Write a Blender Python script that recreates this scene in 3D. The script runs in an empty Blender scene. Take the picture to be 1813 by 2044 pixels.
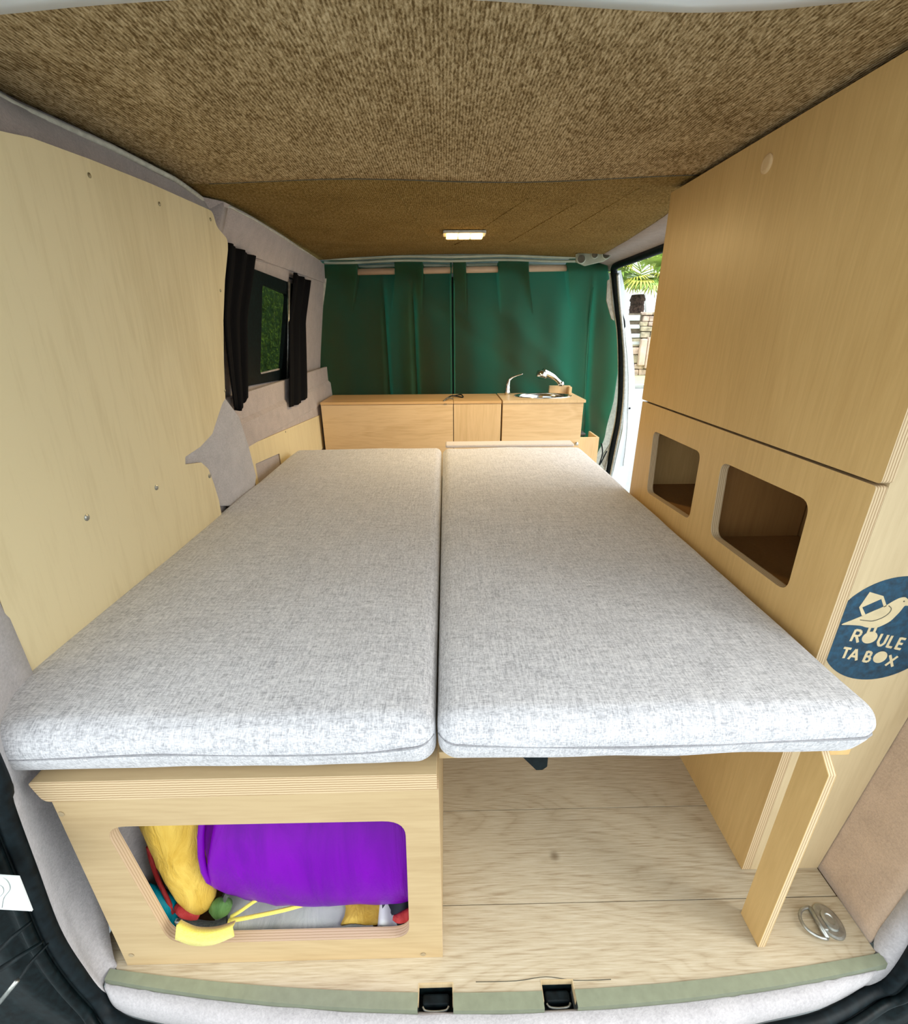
import bpy, bmesh, math, random
from math import sin, cos, pi, radians
from mathutils import Vector, Matrix, noise
from mathutils.geometry import tessellate_polygon

S = bpy.context.scene
C = S.collection

# ---------------------------------------------------------------- camera
CAM = Vector((0.0101, -0.55, 1.0933)); PITCH, YAW, ROLL, F = 0.3785, 0.0154, -0.0063, 917.66
fw = Vector((sin(YAW)*cos(PITCH), cos(YAW)*cos(PITCH), -sin(PITCH)))
rt = Vector((cos(YAW), -sin(YAW), 0)); up = rt.cross(fw)
rgt = cos(ROLL)*rt + sin(ROLL)*up; upp = -sin(ROLL)*rt + cos(ROLL)*up
cd = bpy.data.cameras.new('camera'); cam = bpy.data.objects.new('camera', cd); C.objects.link(cam)
m = Matrix((rgt, upp, -fw)).transposed().to_4x4(); m.translation = CAM
cam.matrix_world = m
cd.sensor_fit = 'HORIZONTAL'; cd.sensor_width = 36; cd.lens = F/1813*36; cd.clip_start = 0.02; cd.clip_end = 200
S.camera = cam

# ---------------------------------------------------------------- world: overcast daylight
w = bpy.data.worlds.new('sky'); S.world = w; w.use_nodes = True
bg = w.node_tree.nodes['Background']; bg.inputs[0].default_value = (0.93, 0.975, 1.0, 1); bg.inputs[1].default_value = 1.5

# soft daylight of the open side door (sun behind thin cloud)
sd = bpy.data.lights.new('cloudy_sun', 'SUN'); sd.energy = 1.6; sd.angle = radians(40); sd.color = (1.0, 0.98, 0.93)
so = bpy.data.objects.new('cloudy_sun', sd); C.objects.link(so)
so.rotation_euler = Vector((-0.75, 0.22, -0.62)).to_track_quat('-Z', 'Y').to_euler()
# reading lamp's light (its housing is built with the ceiling)
ld = bpy.data.lights.new('ceiling_lamp_light', 'AREA'); ld.shape = 'RECTANGLE'; ld.size = 0.13; ld.size_y = 0.02
ld.energy = 4.3; ld.color = (1.0, 0.72, 0.35)
lo = bpy.data.objects.new('ceiling_lamp_light', ld); C.objects.link(lo); lo.location = (0.09, 1.546, 1.4245)

vs = S.view_settings; vs.view_transform = 'Standard'; vs.look = 'None'; vs.gamma = 1; vs.use_curve_mapping = False
vs.exposure = 0.95

# ---------------------------------------------------------------- helpers
AX = {'x': 0, 'y': 1, 'z': 2}
def ray(px, py): return fw + rgt*((px-906.5)/F) - upp*((py-1022)/F)
def P(px, py, ax, v):
    "the point of the plane ax = v that a place in the photograph lies on"
    d = ray(px, py); i = AX[ax]; return CAM + d*((v-CAM[i])/d[i])
def PN(px, py, p0, n):
    d = ray(px, py); n = Vector(n); return CAM + d*((Vector(p0)-CAM).dot(n)/d.dot(n))

def link(name, me, mat, parent):
    o = bpy.data.objects.new(name, me); C.objects.link(o)
    for mm in (mat if isinstance(mat, (list, tuple)) else [mat]):
        if mm: me.materials.append(mm)
    if parent is not None: o.parent = parent
    return o
def fin(name, bm, mat, parent=None, smooth=False, bevel=0, seg=2, angle=35):
    bmesh.ops.recalc_face_normals(bm, faces=bm.faces)
    me = bpy.data.meshes.new(name); bm.to_mesh(me); bm.free()
    if smooth:
        for p in me.polygons: p.use_smooth = True
    o = link(name, me, mat, parent)
    if bevel:
        b = o.modifiers.new('b', 'BEVEL'); b.width = bevel; b.segments = seg; b.limit_method = 'ANGLE'; b.angle_limit = radians(angle)
    return o
def box(bm, a, b, mi=0, rot=None):
    x0, y0, z0 = a; x1, y1, z1 = b
    vs_ = [bm.verts.new(p) for p in ((x0,y0,z0),(x1,y0,z0),(x1,y1,z0),(x0,y1,z0),(x0,y0,z1),(x1,y0,z1),(x1,y1,z1),(x0,y1,z1))]
    for f in ((0,3,2,1),(4,5,6,7),(0,1,5,4),(1,2,6,5),(2,3,7,6),(3,0,4,7)):
        bm.faces.new([vs_[i] for i in f]).material_index = mi
    return vs_
def bx(name, a, b, mat, parent=None, bevel=0.0015, **k):
    bm = bmesh.new(); box(bm, a, b); return fin(name, bm, mat, parent, bevel=bevel, **k)
def prism(bm, outline, holes, M, t, edge=0):
    "outline and holes are 2-D loops; M maps (u, v, depth) to a point; t = depth"
    loops = [[Vector((p[0], p[1], 0)) for p in L] for L in [outline]+list(holes)]
    tris = tessellate_polygon(loops)
    flat = [p for L in loops for p in L]
    a = [bm.verts.new(M(p.x, p.y, 0)) for p in flat]; b = [bm.verts.new(M(p.x, p.y, t)) for p in flat]
    for tr in tris:
        try:
            bm.faces.new([a[i] for i in tr]); bm.faces.new([b[i] for i in reversed(tr)])
        except ValueError: pass
    s = 0
    for L in loops:
        n = len(L)
        for i in range(n):
            j = (i+1) % n
            try: bm.faces.new([a[s+i], a[s+j], b[s+j], b[s+i]]).material_index = edge
            except ValueError: pass
        s += n
MX = lambda x0: (lambda u, v, d: Vector((x0+d, u, v)))
MY = lambda y0: (lambda u, v, d: Vector((u, y0+d, v)))
MZ = lambda z0: (lambda u, v, d: Vector((u, v, z0+d)))
def rrect(u0, v0, u1, v1, r, n=6):
    o = []
    for cx_, cy_, a0 in ((u1-r, v1-r, 0), (u0+r, v1-r, 90), (u0+r, v0+r, 180), (u1-r, v0+r, 270)):
        for i in range(n+1):
            a = radians(a0+90*i/n); o.append((cx_+r*cos(a), cy_+r*sin(a)))
    return o
def roundpoly(pts, r, n=5):
    out = []; k = len(pts)
    for i in range(k):
        p = Vector(pts[i][:2]); a = Vector(pts[i-1][:2]); b = Vector(pts[(i+1) % k][:2])
        rr = pts[i][2] if len(pts[i]) > 2 else r
        da = (a-p); db = (b-p); rr = min(rr, da.length*.49, db.length*.49)
        s_ = p+da.normalized()*rr; e_ = p+db.normalized()*rr
        for j in range(n+1):
            t = j/n; q = (1-t)**2*s_ + 2*t*(1-t)*p + t*t*e_; out.append((q.x, q.y))
    return out
def circ(cx_, cy_, r, n=32, ry=None): return [(cx_+r*cos(2*pi*i/n), cy_+(ry or r)*sin(2*pi*i/n)) for i in range(n)]
def tube(bm, pts, r, n=10, closed=False, mi=0, flat=1.0):
    pts = [Vector(p) for p in pts]; k = len(pts); rings = []
    rad = r if isinstance(r, (list, tuple)) else [r]*k
    prev = None
    for i, p in enumerate(pts):
        if closed: t = pts[(i+1) % k]-pts[i-1]
        else: t = pts[min(i+1, k-1)]-pts[max(i-1, 0)]
        t.normalize()
        if prev is None:
            ref = Vector((0, 0, 1)) if abs(t.z) < .9 else Vector((1, 0, 0)); u_ = t.cross(ref).normalized()
        else:
            u_ = (prev - t*prev.dot(t)).normalized()
        prev = u_; v_ = t.cross(u_)
        rings.append([bm.verts.new(p + u_*rad[i]*cos(2*pi*j/n) + v_*rad[i]*flat*sin(2*pi*j/n)) for j in range(n)])
    rng = range(k) if closed else range(k-1)
    for i in rng:
        A, B = rings[i], rings[(i+1) % k]
        for j in range(n): bm.faces.new([A[j], A[(j+1) % n], B[(j+1) % n], B[j]]).material_index = mi
    if not closed:
        bm.faces.new(rings[0][::-1]).material_index = mi; bm.faces.new(rings[-1]).material_index = mi
def tb(name, pts, r, mat, parent=None, **k):
    bm = bmesh.new(); tube(bm, pts, r, **k); return fin(name, bm, mat, parent, smooth=True)
def smoothpath(pts, n=6, closed=False):
    pts = [Vector(p) for p in pts]; k = len(pts); out = []
    for i in range(k if closed else k-1):
        g = lambda j: pts[j % k] if closed else pts[max(0, min(k-1, j))]
        p0, p1, p2, p3 = g(i-1), g(i), g(i+1), g(i+2)
        for j in range(n):
            t = j/n
            out.append(.5*((2*p1)+(-p0+p2)*t+(2*p0-5*p1+4*p2-p3)*t*t+(-p0+3*p1-3*p2+p3)*t**3))
    if not closed: out.append(pts[-1])
    return out
def lathe(bm, prof, c, axis=Vector((0, 0, 1)), n=24, mi=0):
    axis = axis.normalized(); u_ = axis.orthogonal().normalized(); v_ = axis.cross(u_); rings = []
    for r, h in prof:
        rings.append([bm.verts.new(Vector(c)+axis*h+(u_*cos(2*pi*j/n)+v_*sin(2*pi*j/n))*max(r, 1e-5)) for j in range(n)])
    for A, B in zip(rings, rings[1:]):
        for j in range(n): bm.faces.new([A[j], A[(j+1) % n], B[(j+1) % n], B[j]]).material_index = mi
    bm.faces.new(rings[0][::-1]); bm.faces.new(rings[-1])
def gridsurf(bm, rows, mi=0, thick=None):
    g = [[bm.verts.new(p) for p in r] for r in rows]
    for A, B in zip(g, g[1:]):
        for i in range(len(A)-1): bm.faces.new([A[i], A[i+1], B[i+1], B[i]]).material_index = mi
def solid(o, t, off=-1):
    s = o.modifiers.new('s', 'SOLIDIFY'); s.thickness = t; s.offset = off; return o
def tag(o, label=None, cat=None, group=None, kind=None):
    if label: o['label'] = label
    if cat: o['category'] = cat
    if group: o['group'] = group
    if kind: o['kind'] = kind
    return o
def thing(name, label, cat, loc=(0, 0, 0), group=None):
    o = bpy.data.objects.new(name, None); C.objects.link(o); o.empty_display_size = .05
    return tag(o, label, cat, group)
def struct(o, label=None): o['kind'] = 'structure'; (label and o.__setitem__('label', label)); return o

# ---------------------------------------------------------------- materials
def lin(c): return tuple(((v/255+.055)/1.055)**2.4 if v > 10 else v/255/12.92 for v in c)+(1,)
def base(name, col, rough=.6, metal=0, spec=.5, **k):
    mt = bpy.data.materials.new(name); mt.use_nodes = True; nt = mt.node_tree
    b = nt.nodes['Principled BSDF']; b.inputs['Base Color'].default_value = tuple(col[:3])+(1,)
    b.inputs['Roughness'].default_value = rough; b.inputs['Metallic'].default_value = metal
    b.inputs['Specular IOR Level'].default_value = spec
    for a, v in k.items(): b.inputs[a.replace('_', ' ')].default_value = v
    return mt, nt, b
def N(nt, t, **k):
    n = nt.nodes.new(t)
    for a, v in k.items():
        if a in n.inputs: n.inputs[a].default_value = v
        else: setattr(n, a, v)
    return n
def ramp(nt, fac, stops):
    r = N(nt, 'ShaderNodeValToRGB'); e = r.color_ramp.elements
    while len(e) < len(stops): e.new(.5)
    for q, (p, c) in zip(e, stops): q.position = p; q.color = tuple(c[:3])+(1,)
    nt.links.new(fac, r.inputs[0]); return r.outputs[0]
def coords(nt, scale, rot=(0, 0, 0), loc=(0, 0, 0)):
    tc = N(nt, 'ShaderNodeTexCoord'); mp = N(nt, 'ShaderNodeMapping')
    mp.inputs['Scale'].default_value = scale; mp.inputs['Rotation'].default_value = rot; mp.inputs['Location'].default_value = loc
    nt.links.new(tc.outputs['Object'], mp.inputs[0]); return mp.outputs[0]
def nz(nt, vec, scale, detail=4, rough=.55, dist=0):
    n = N(nt, 'ShaderNodeTexNoise'); n.inputs['Scale'].default_value = scale; n.inputs['Detail'].default_value = detail
    n.inputs['Roughness'].default_value = rough; n.inputs['Distortion'].default_value = dist
    nt.links.new(vec, n.inputs['Vector']); return n.outputs['Fac']
def mixc(nt, fac, a, b, mode='MIX'):
    n = N(nt, 'ShaderNodeMix', data_type='RGBA', blend_type=mode)
    for s_, v in ((0, fac), (6, a), (7, b)):
        if isinstance(v, bpy.types.NodeSocket): nt.links.new(v, n.inputs[s_])
        elif isinstance(v, (int, float)): n.inputs[s_].default_value = v
        else: n.inputs[s_].default_value = tuple(v[:3])+(1,)
    return n.outputs[2]
def mth(nt, op, a, b=0., c=None):
    n = N(nt, 'ShaderNodeMath', operation=op)
    for i, v in enumerate((a, b) if c is None else (a, b, c)):
        if isinstance(v, bpy.types.NodeSocket): nt.links.new(v, n.inputs[i])
        else: n.inputs[i].default_value = v
    return n.outputs[0]
def bump(nt, b, h, st=.3, d=.002):
    n = N(nt, 'ShaderNodeBump'); n.inputs['Strength'].default_value = st; n.inputs['Distance'].default_value = d
    nt.links.new(h, n.inputs['Height']); nt.links.new(n.outputs[0], b.inputs['Normal'])
def plain(name, col, rough=.5, metal=0, var=.06, sc=40, **k):
    mt, nt, b = base(name, col, rough, metal, **({'spec': .15} if max(col[:3]) < .02 else {}), **k)
    v = coords(nt, (1, 1, 1)); f = nz(nt, v, sc, 4)
    lo_ = [c*(1-var*2) for c in col[:3]]; hi = [min(1, c*(1+var*2)) for c in col[:3]]
    nt.links.new(ramp(nt, f, [(.3, lo_), (.7, hi)]), b.inputs['Base Color'])
    bump(nt, b, f, .08, .001); return mt
def wood(name, col, dark, axis='z', grain=14, rough=.5, fig=.5, loc=(0, 0, 0)):
    "sliced veneer: fine fibres and broad soft figure along one axis"
    mt, nt, b = base(name, col, rough, spec=.35)
    i = AX[axis]; s1 = [1., 1., 1.]; s1[i] = .06; s2 = [1., 1., 1.]; s2[i] = .22
    v1 = coords(nt, s1, loc=loc); v2 = coords(nt, s2, loc=loc)
    f1 = nz(nt, v1, grain*18, 4, .6); f2 = nz(nt, v2, grain*.55, 3, .5, 1.2)
    wv = mth(nt, 'FRACT', mth(nt, 'MULTIPLY', f2, 9.)); wv = mth(nt, 'ABSOLUTE', mth(nt, 'SUBTRACT', wv, .5))
    f3 = mth(nt, 'ADD', mth(nt, 'MULTIPLY', f1, .5), mth(nt, 'MULTIPLY', mth(nt, 'ADD', mth(nt, 'MULTIPLY', wv, .35), f2), fig))
    hi = [min(1, c*1.05) for c in col[:3]]
    nt.links.new(ramp(nt, f3, [(.3, dark), (.62, hi)]), b.inputs['Base Color'])
    bump(nt, b, f1, .12, .0006); return mt
def plyedge(name, axis, a=(.60, .46, .28), d=(.33, .21, .10), pitch=.0042, off=0.):
    "the glued layers on a cut edge, stacked along one axis"
    mt, nt, b = base(name, a, .55, spec=.3)
    tc = N(nt, 'ShaderNodeTexCoord'); sx = N(nt, 'ShaderNodeSeparateXYZ'); nt.links.new(tc.outputs['Object'], sx.inputs[0])
    c = mth(nt, 'FRACT', mth(nt, 'MULTIPLY', mth(nt, 'ADD', sx.outputs[AX[axis]], off+5.), 1/pitch))
    f = nz(nt, coords(nt, (1, 1, 1)), 90, 3)
    c2 = mth(nt, 'ADD', c, mth(nt, 'MULTIPLY', mth(nt, 'SUBTRACT', f, .5), .25))
    nt.links.new(ramp(nt, c2, [(.0, a), (.5, a), (.62, d), (.82, d), (.95, a)]), b.inputs['Base Color']); return mt
def fabric(name, c1, c2, sc=(420, 420, 420), along=(1, 1, 1), st=.5, rough=.95, low=.35, hi=.65, sheen=.2, dist=.001):
    mt, nt, b = base(name, c1, rough, spec=.15); b.inputs['Sheen Weight'].default_value = sheen
    s1 = (1, .25, 1); s2 = (.25, 1, 1)
    a = nz(nt, coords(nt, s1), sc[0], 2, .6); c = nz(nt, coords(nt, s2, loc=(3, 1, 2)), sc[1], 2, .6)
    f = mth(nt, 'MULTIPLY', mth(nt, 'ADD', a, c), .5)
    nt.links.new(ramp(nt, f, [(low, c1), (hi, c2)]), b.inputs['Base Color'])
    bump(nt, b, f, st, dist); return mt
def carpet(name, col, sc=260, var=.25, st=.6):
    mt, nt, b = base(name, col, 1, spec=.05); b.inputs['Sheen Weight'].default_value = .3
    f = nz(nt, coords(nt, (1, 1, 1)), sc, 5, .7); g = nz(nt, coords(nt, (1, 1, 1), loc=(4, 2, 1)), 22, 4, .6)
    h = mth(nt, 'ADD', mth(nt, 'MULTIPLY', f, .65), mth(nt, 'MULTIPLY', g, .35))
    nt.links.new(ramp(nt, h, [(.32, [c*(1-var) for c in col]), (.68, [min(1, c*(1+var)) for c in col])]), b.inputs['Base Color'])
    bump(nt, b, f, st, .002); return mt

M_ply = wood('birch_panel', (.66, .555, .33), (.57, .46, .255), 'z', 5, .55, .55)
M_cab = wood('cabinet_veneer', (.62, .415, .17), (.54, .345, .13), 'z', 9, .42, .35)
M_cabend = wood('cabinet_end_veneer', (.56, .44, .26), (.48, .36, .20), 'z', 7, .5, .5)
M_bench = wood('bench_veneer', (.47, .345, .185), (.395, .275, .135), 'x', 8, .5, .5)
M_kit = wood('kitchen_veneer', (.72, .52, .29), (.58, .38, .18), 'x', 8, .45, .6)
M_kitv = wood('kitchen_veneer_upright', (.70, .50, .27), (.60, .41, .20), 'z', 8, .45, .5)
M_kitup = wood('kitchen_top_veneer', (.66, .42, .19), (.56, .34, .14), 'x', 8, .4, .5)
E_x = plyedge('ply_edge_across', 'x'); E_y = plyedge('ply_edge_deep', 'y'); E_z = plyedge('ply_edge_flat', 'z', pitch=.0048)
M_mat = None
def mk_mattress():
    mt, nt, b = base('woven_grey', (.6, .6, .62), .95, spec=.1); b.inputs['Sheen Weight'].default_value = .25
    a = nz(nt, coords(nt, (1, .16, .3)), 560, 2, .6)
    c = nz(nt, coords(nt, (.3, 1, 1), loc=(3, 1, 2)), 520, 2, .6)
    g = nz(nt, coords(nt, (1, .06, .1), loc=(1, 5, 2)), 220, 3, .6)
    g2 = nz(nt, coords(nt, (.16, 1, .5), loc=(7, 5, 2)), 170, 3, .6)
    f = mth(nt, 'ADD', mth(nt, 'MULTIPLY', mth(nt, 'ADD', a, c), .32), mth(nt, 'MULTIPLY', mth(nt, 'ADD', g, g2), .18))
    nt.links.new(ramp(nt, f, [(.40, (.32, .32, .335)), (.5, (.53, .53, .55)), (.60, (.70, .695, .705))]), b.inputs['Base Color'])
    bump(nt, b, f, .5, .0012); return mt
M_mat = mk_mattress()
def mk_ceiling(name, c1, c2, c3, st):
    mt, nt, b = base(name, c2, 1, spec=.05)
    wv = N(nt, 'ShaderNodeTexWave', wave_type='BANDS', bands_direction='X'); wv.inputs['Scale'].default_value = 55
    wv.inputs['Distortion'].default_value = 2.2; wv.inputs['Detail'].default_value = 2; wv.inputs['Detail Scale'].default_value = 3
    nt.links.new(coords(nt, (1, 1, 1)), wv.inputs['Vector'])
    a = nz(nt, coords(nt, (1, .32, 1)), 230, 3, .65, .4)
    g = nz(nt, coords(nt, (1, 1, 1)), 7, 3)
    f = mth(nt, 'ADD', mth(nt, 'MULTIPLY', a, .8), mth(nt, 'MULTIPLY', wv.outputs['Fac'], .12))
    f2 = mth(nt, 'ADD', f, mth(nt, 'MULTIPLY', mth(nt, 'SUBTRACT', g, .5), .15))
    nt.links.new(ramp(nt, f2, [(.33, c1), (.47, c2), (.63, c3)]), b.inputs['Base Color'])
    bump(nt, b, f, st, .004); return mt
M_ceil = mk_ceiling('knitted_headliner', (.15, .095, .038), (.39, .285, .145), (.66, .52, .31), 1.0)
M_ceil2 = mk_ceiling('front_headliner', (.13, .080, .022), (.24, .155, .048), (.36, .25, .10), .8)
def mk_floor():
    mt, nt, b = base('oak_laminate', (.7, .64, .5), .42, spec=.4)
    oi = N(nt, 'ShaderNodeObjectInfo')
    tc = N(nt, 'ShaderNodeTexCoord'); ad = N(nt, 'ShaderNodeVectorMath', operation='ADD')
    cb = N(nt, 'ShaderNodeCombineXYZ'); nt.links.new(mth(nt, 'MULTIPLY', oi.outputs['Random'], 9.), cb.inputs[0])
    nt.links.new(tc.outputs['Object'], ad.inputs[0]); nt.links.new(cb.outputs[0], ad.inputs[1])
    def mp(s):
        q = N(nt, 'ShaderNodeMapping'); q.inputs['Scale'].default_value = s; nt.links.new(ad.outputs[0], q.inputs[0]); return q.outputs[0]
    fib = nz(nt, mp((.05, 1, 1)), 330, 4, .6)
    br = nz(nt, mp((.20, 1, 1)), 6.5, 2, .4, .4)
    rings = mth(nt, 'ABSOLUTE', mth(nt, 'SUBTRACT', mth(nt, 'FRACT', mth(nt, 'MULTIPLY', br, 22.)), .5))
    rings = mth(nt, 'POWER', mth(nt, 'MULTIPLY', rings, 2.), 3.)
    f = mth(nt, 'SUBTRACT', mth(nt, 'MULTIPLY', fib, .9), mth(nt, 'MULTIPLY', rings, .11))
    big = nz(nt, mp((.5, 1, 1)), 3.5, 3)
    c = ramp(nt, f, [(.24, (.36, .28, .18)), (.42, (.52, .445, .315)), (.62, (.63, .565, .43))])
    c = mixc(nt, mth(nt, 'MULTIPLY', big, .30), c, (.50, .40, .27))
    c = mixc(nt, mth(nt, 'MULTIPLY', oi.outputs['Random'], .30), c, (.46, .36, .22))
    # the knot of the middle plank
    kt = N(nt, 'ShaderNodeVectorMath', operation='DISTANCE'); kt.inputs[1].default_value = (.24, .116, 0)
    nt.links.new(tc.outputs['Object'], kt.inputs[0])
    kn = ramp(nt, mth(nt, 'ADD', kt.outputs['Value'], mth(nt, 'MULTIPLY', fib, .006)), [(.006, (1, 1, 1)), (.017, (0, 0, 0))])
    c = mixc(nt, mth(nt, 'MULTIPLY', kn, .75), c, (.16, .11, .06))
    nt.links.new(c, b.inputs['Base Color']); bump(nt, b, fib, .15, .0008); return mt
M_floor = mk_floor()
M_lilac = carpet('lilac_carpet', (.42, .36, .335))
M_pale = carpet('pale_carpet', (.42, .40, .405), 200, .22)
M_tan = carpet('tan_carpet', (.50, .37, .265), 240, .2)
M_trimgreen = plain('sage_metal', (.25, .275, .19), .4, .1, .04, 60)
M_trimedge = plain('sage_metal_shadow', (.20, .22, .15), .4, .3, .04, 60)
M_rubber = plain('black_rubber', (.004, .008, .010), .55, 0, .3, 60)
M_blackpl = plain('black_plastic', (.003, .007, .008), .5, 0, .35, 90)
M_white = plain('white_paint', (.80, .86, .90), .3, 0, .02, 5)
M_beam = plain('pale_green_paint', (.42, .46, .36), .35, .2, .08, 12)
M_beamdk = plain('dark_gap', (.10, .09, .06), .7, 0, .2, 30)
M_piping = plain('pale_piping', (.56, .55, .47), .6, 0, .1, 60)
def mk_curtain():
    mt, nt, b = base('green_velvet', (.015, .17, .095), .8, spec=.2)
    b.inputs['Sheen Weight'].default_value = .15; b.inputs['Sheen Tint'].default_value = (.3, .9, .6, 1); b.inputs['Sheen Roughness'].default_value = .4
    f = nz(nt, coords(nt, (1, 1, 1)), 9, 4); g = nz(nt, coords(nt, (1, 1, 1)), 300, 3)
    nt.links.new(ramp(nt, f, [(.3, (.042, .036, .014)), (.7, (.056, .052, .022))]), b.inputs['Base Color'])
    bump(nt, b, g, .25, .001)
    tr = N(nt, 'ShaderNodeBsdfTranslucent'); tr.inputs[0].default_value = (.30, .95, .76, 1)
    mx = N(nt, 'ShaderNodeMixShader'); mx.inputs[0].default_value = .52
    out = nt.nodes['Material Output']
    nt.links.new(b.outputs[0], mx.inputs[1]); nt.links.new(tr.outputs[0], mx.inputs[2]); nt.links.new(mx.outputs[0], out.inputs[0]); return mt
M_green = mk_curtain()
M_blackcloth = fabric('black_cloth', (.0015, .0015, .002), (.004, .004, .005), st=.3, sheen=0)
M_chrome = plain('chrome', (.75, .75, .72), .12, 1, .02, 8)
M_steel = plain('brushed_steel', (.42, .43, .40), .38, .9, .12, 80)
M_screw = plain('screw_metal', (.30, .27, .18), .4, .9, .1, 50)
M_rodwood = wood('rod_wood', (.66, .46, .30), (.54, .36, .22), 'x', 20)
def mk_glass():
    mt, nt, b = base('tinted_glass', (.085, .12, .065), .03); b.inputs['Transmission Weight'].default_value = 1; b.inputs['IOR'].default_value = 1.05
    return mt
M_glass = mk_glass()
def emis(name, col, s_):
    mt, nt, b = base(name, col, .5); b.inputs['Emission Color'].default_value = tuple(col)+(1,); b.inputs['Emission Strength'].default_value = s_; return mt
M_led = emis('warm_led', (1, .60, .16), 3.2)
def nylon(name, c1, c2, wr=7, st=.6, rough=.42):
    mt, nt, b = base(name, c1, rough, spec=.12)
    f = nz(nt, coords(nt, (2.6, .8, .7)), wr, 5, .6, .8); g = nz(nt, coords(nt, (1, 1, 1)), 500, 2)
    nt.links.new(ramp(nt, f, [(.32, c1), (.66, c2)]), b.inputs['Base Color'])
    bump(nt, b, mth(nt, 'ADD', f, mth(nt, 'MULTIPLY', g, .04)), st, .012); return mt
M_purple = nylon('purple_nylon', (.11, .0, .26), (.16, .0, .34))
M_yellow = nylon('mustard_nylon', (.48, .29, .035), (.64, .44, .09), 14, .8)
M_strap = fabric('yellow_webbing', (.78, .66, .09), (.90, .80, .18), (700, 700, 700), st=.3)
M_red = nylon('red_nylon', (.30, .02, .02), (.45, .05, .05), 20, .5)
M_teal = nylon('teal_nylon', (.0, .16, .24), (.0, .28, .36), 14, .5)
M_greycloth = nylon('grey_nylon', (.36, .39, .37), (.52, .54, .50), 9, .4)
M_greencloth = nylon('green_nylon', (.05, .12, .03), (.12, .24, .07), 18, .4)
M_darkstrap = fabric('dark_webbing', (.03, .035, .035), (.09, .10, .09), (600, 600, 600))
M_whitepl = plain('white_plastic', (.75, .80, .80), .4, 0, .03, 20)
M_blue = plain('petrol_blue_ink', (.004, .045, .085), .55, 0, .25, 120)
M_cream = plain('bare_wood_in_logo', (.60, .49, .29), .55, 0, .05, 40)
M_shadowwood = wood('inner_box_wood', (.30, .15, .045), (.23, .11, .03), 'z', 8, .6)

# ================================================================ THE VAN SHELL
# ---- floor and its planks
floor = struct(bx('floor', (-.70, .03, -.03), (1.0, 2.6, -.0125), M_shadowwood, bevel=0), 'floor of pale oak laminate planks laid across the van')
def yw(x): return -.110 + .085*(x-.12)**2
notches = [(-.052, .010), (.168, .226)]
seams = [2.58, 2.38, 2.184, 1.986, 1.788, 1.59, 1.392, 1.194, .997, .80, .62, .42, .2235, .0255]
def plank(y0, y1, x0, x1):
    bm = bmesh.new(); g = .0009
    prism(bm, [(x0+g, y0+g), (x1-g, y0+g), (x1-g, y1-g), (x0+g, y1-g)], [], MZ(-.012), .012); return fin('plank', bm, M_floor, floor, bevel=.0006, seg=1)
for a, b_ in zip(seams, seams[1:]):
    plank(b_, a, -.70, .806 if a < .3 else 1.0)
bm = bmesh.new()
front = []
for i in range(49):
    x = -.605 + (.795+.605)*i/48; front.append((x, yw(x)))
loop = [(-.66, .0246), (-.66, -.03), (-.632, -.050)]
xs = [-.605+.025*i for i in range(57)]
pts = []
for x in xs:
    if any(a-.001 < x < b_+.001 for a, b_ in notches): continue
    pts.append((x, yw(x)))
for a, b_ in notches: pts += [(a-.0005, yw(a)), (a, -.094), (b_, -.094), (b_+.0005, yw(b_))]
pts.sort(key=lambda p: p[0])
fixed = []
for p in pts: fixed.append(p)
loop += fixed + [(.806, -.066), (.806, .0246)]
prism(bm, loop, [], MZ(-.012), .012)
fin('plank', bm, M_floor, floor, bevel=0)
# dark crack in the front plank
bm = bmesh.new()
cr = smoothpath([P(950, 1960, 'z', 0), P(1030, 1958, 'z', 0), P(1090, 1950, 'z', 0), P(1150, 1957, 'z', 0), P(1220, 1955, 'z', 0)], 5)
tube(bm, [p+Vector((0, 0, .0001)) for p in cr], .0007, 6, flat=.4); fin('grain_crack', bm, M_beamdk, floor)

# ---- sage metal sill trim, three lengths between the latch openings
xr = [(-.622, -.052), (.010, .168), (.226, .812)]
for k, (a, b_) in enumerate(xr):
    bm = bmesh.new(); n = 14; prof = []
    def yt(x): return -.132 + .100*(x-.12)**2
    rows = [[], [], [], []]
    for i in range(n+1):
        x = a+(b_-a)*i/n
        y0, y1 = yw(x)+.0005, min(yt(x), yw(x)-.006)
        rows[0].append((x, y0, -.006)); rows[1].append((x, y0, .0018)); rows[2].append((x, y1, .0012)); rows[3].append((x, y1-.001, -.013))
    gridsurf(bm, rows[:3]); gridsurf(bm, rows[2:], 1)
    bmesh.ops.remove_doubles(bm, verts=bm.verts, dist=1e-5)
    o = fin('trim_%d' % (k+1), bm, [M_trimgreen, M_trimedge]); solid(o, .001, 0)
    struct(o, ['sage metal sill strip left of both latch openings', 'short sage metal sill strip between the latch openings', 'sage metal sill strip right of both latch openings'][k])
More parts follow.
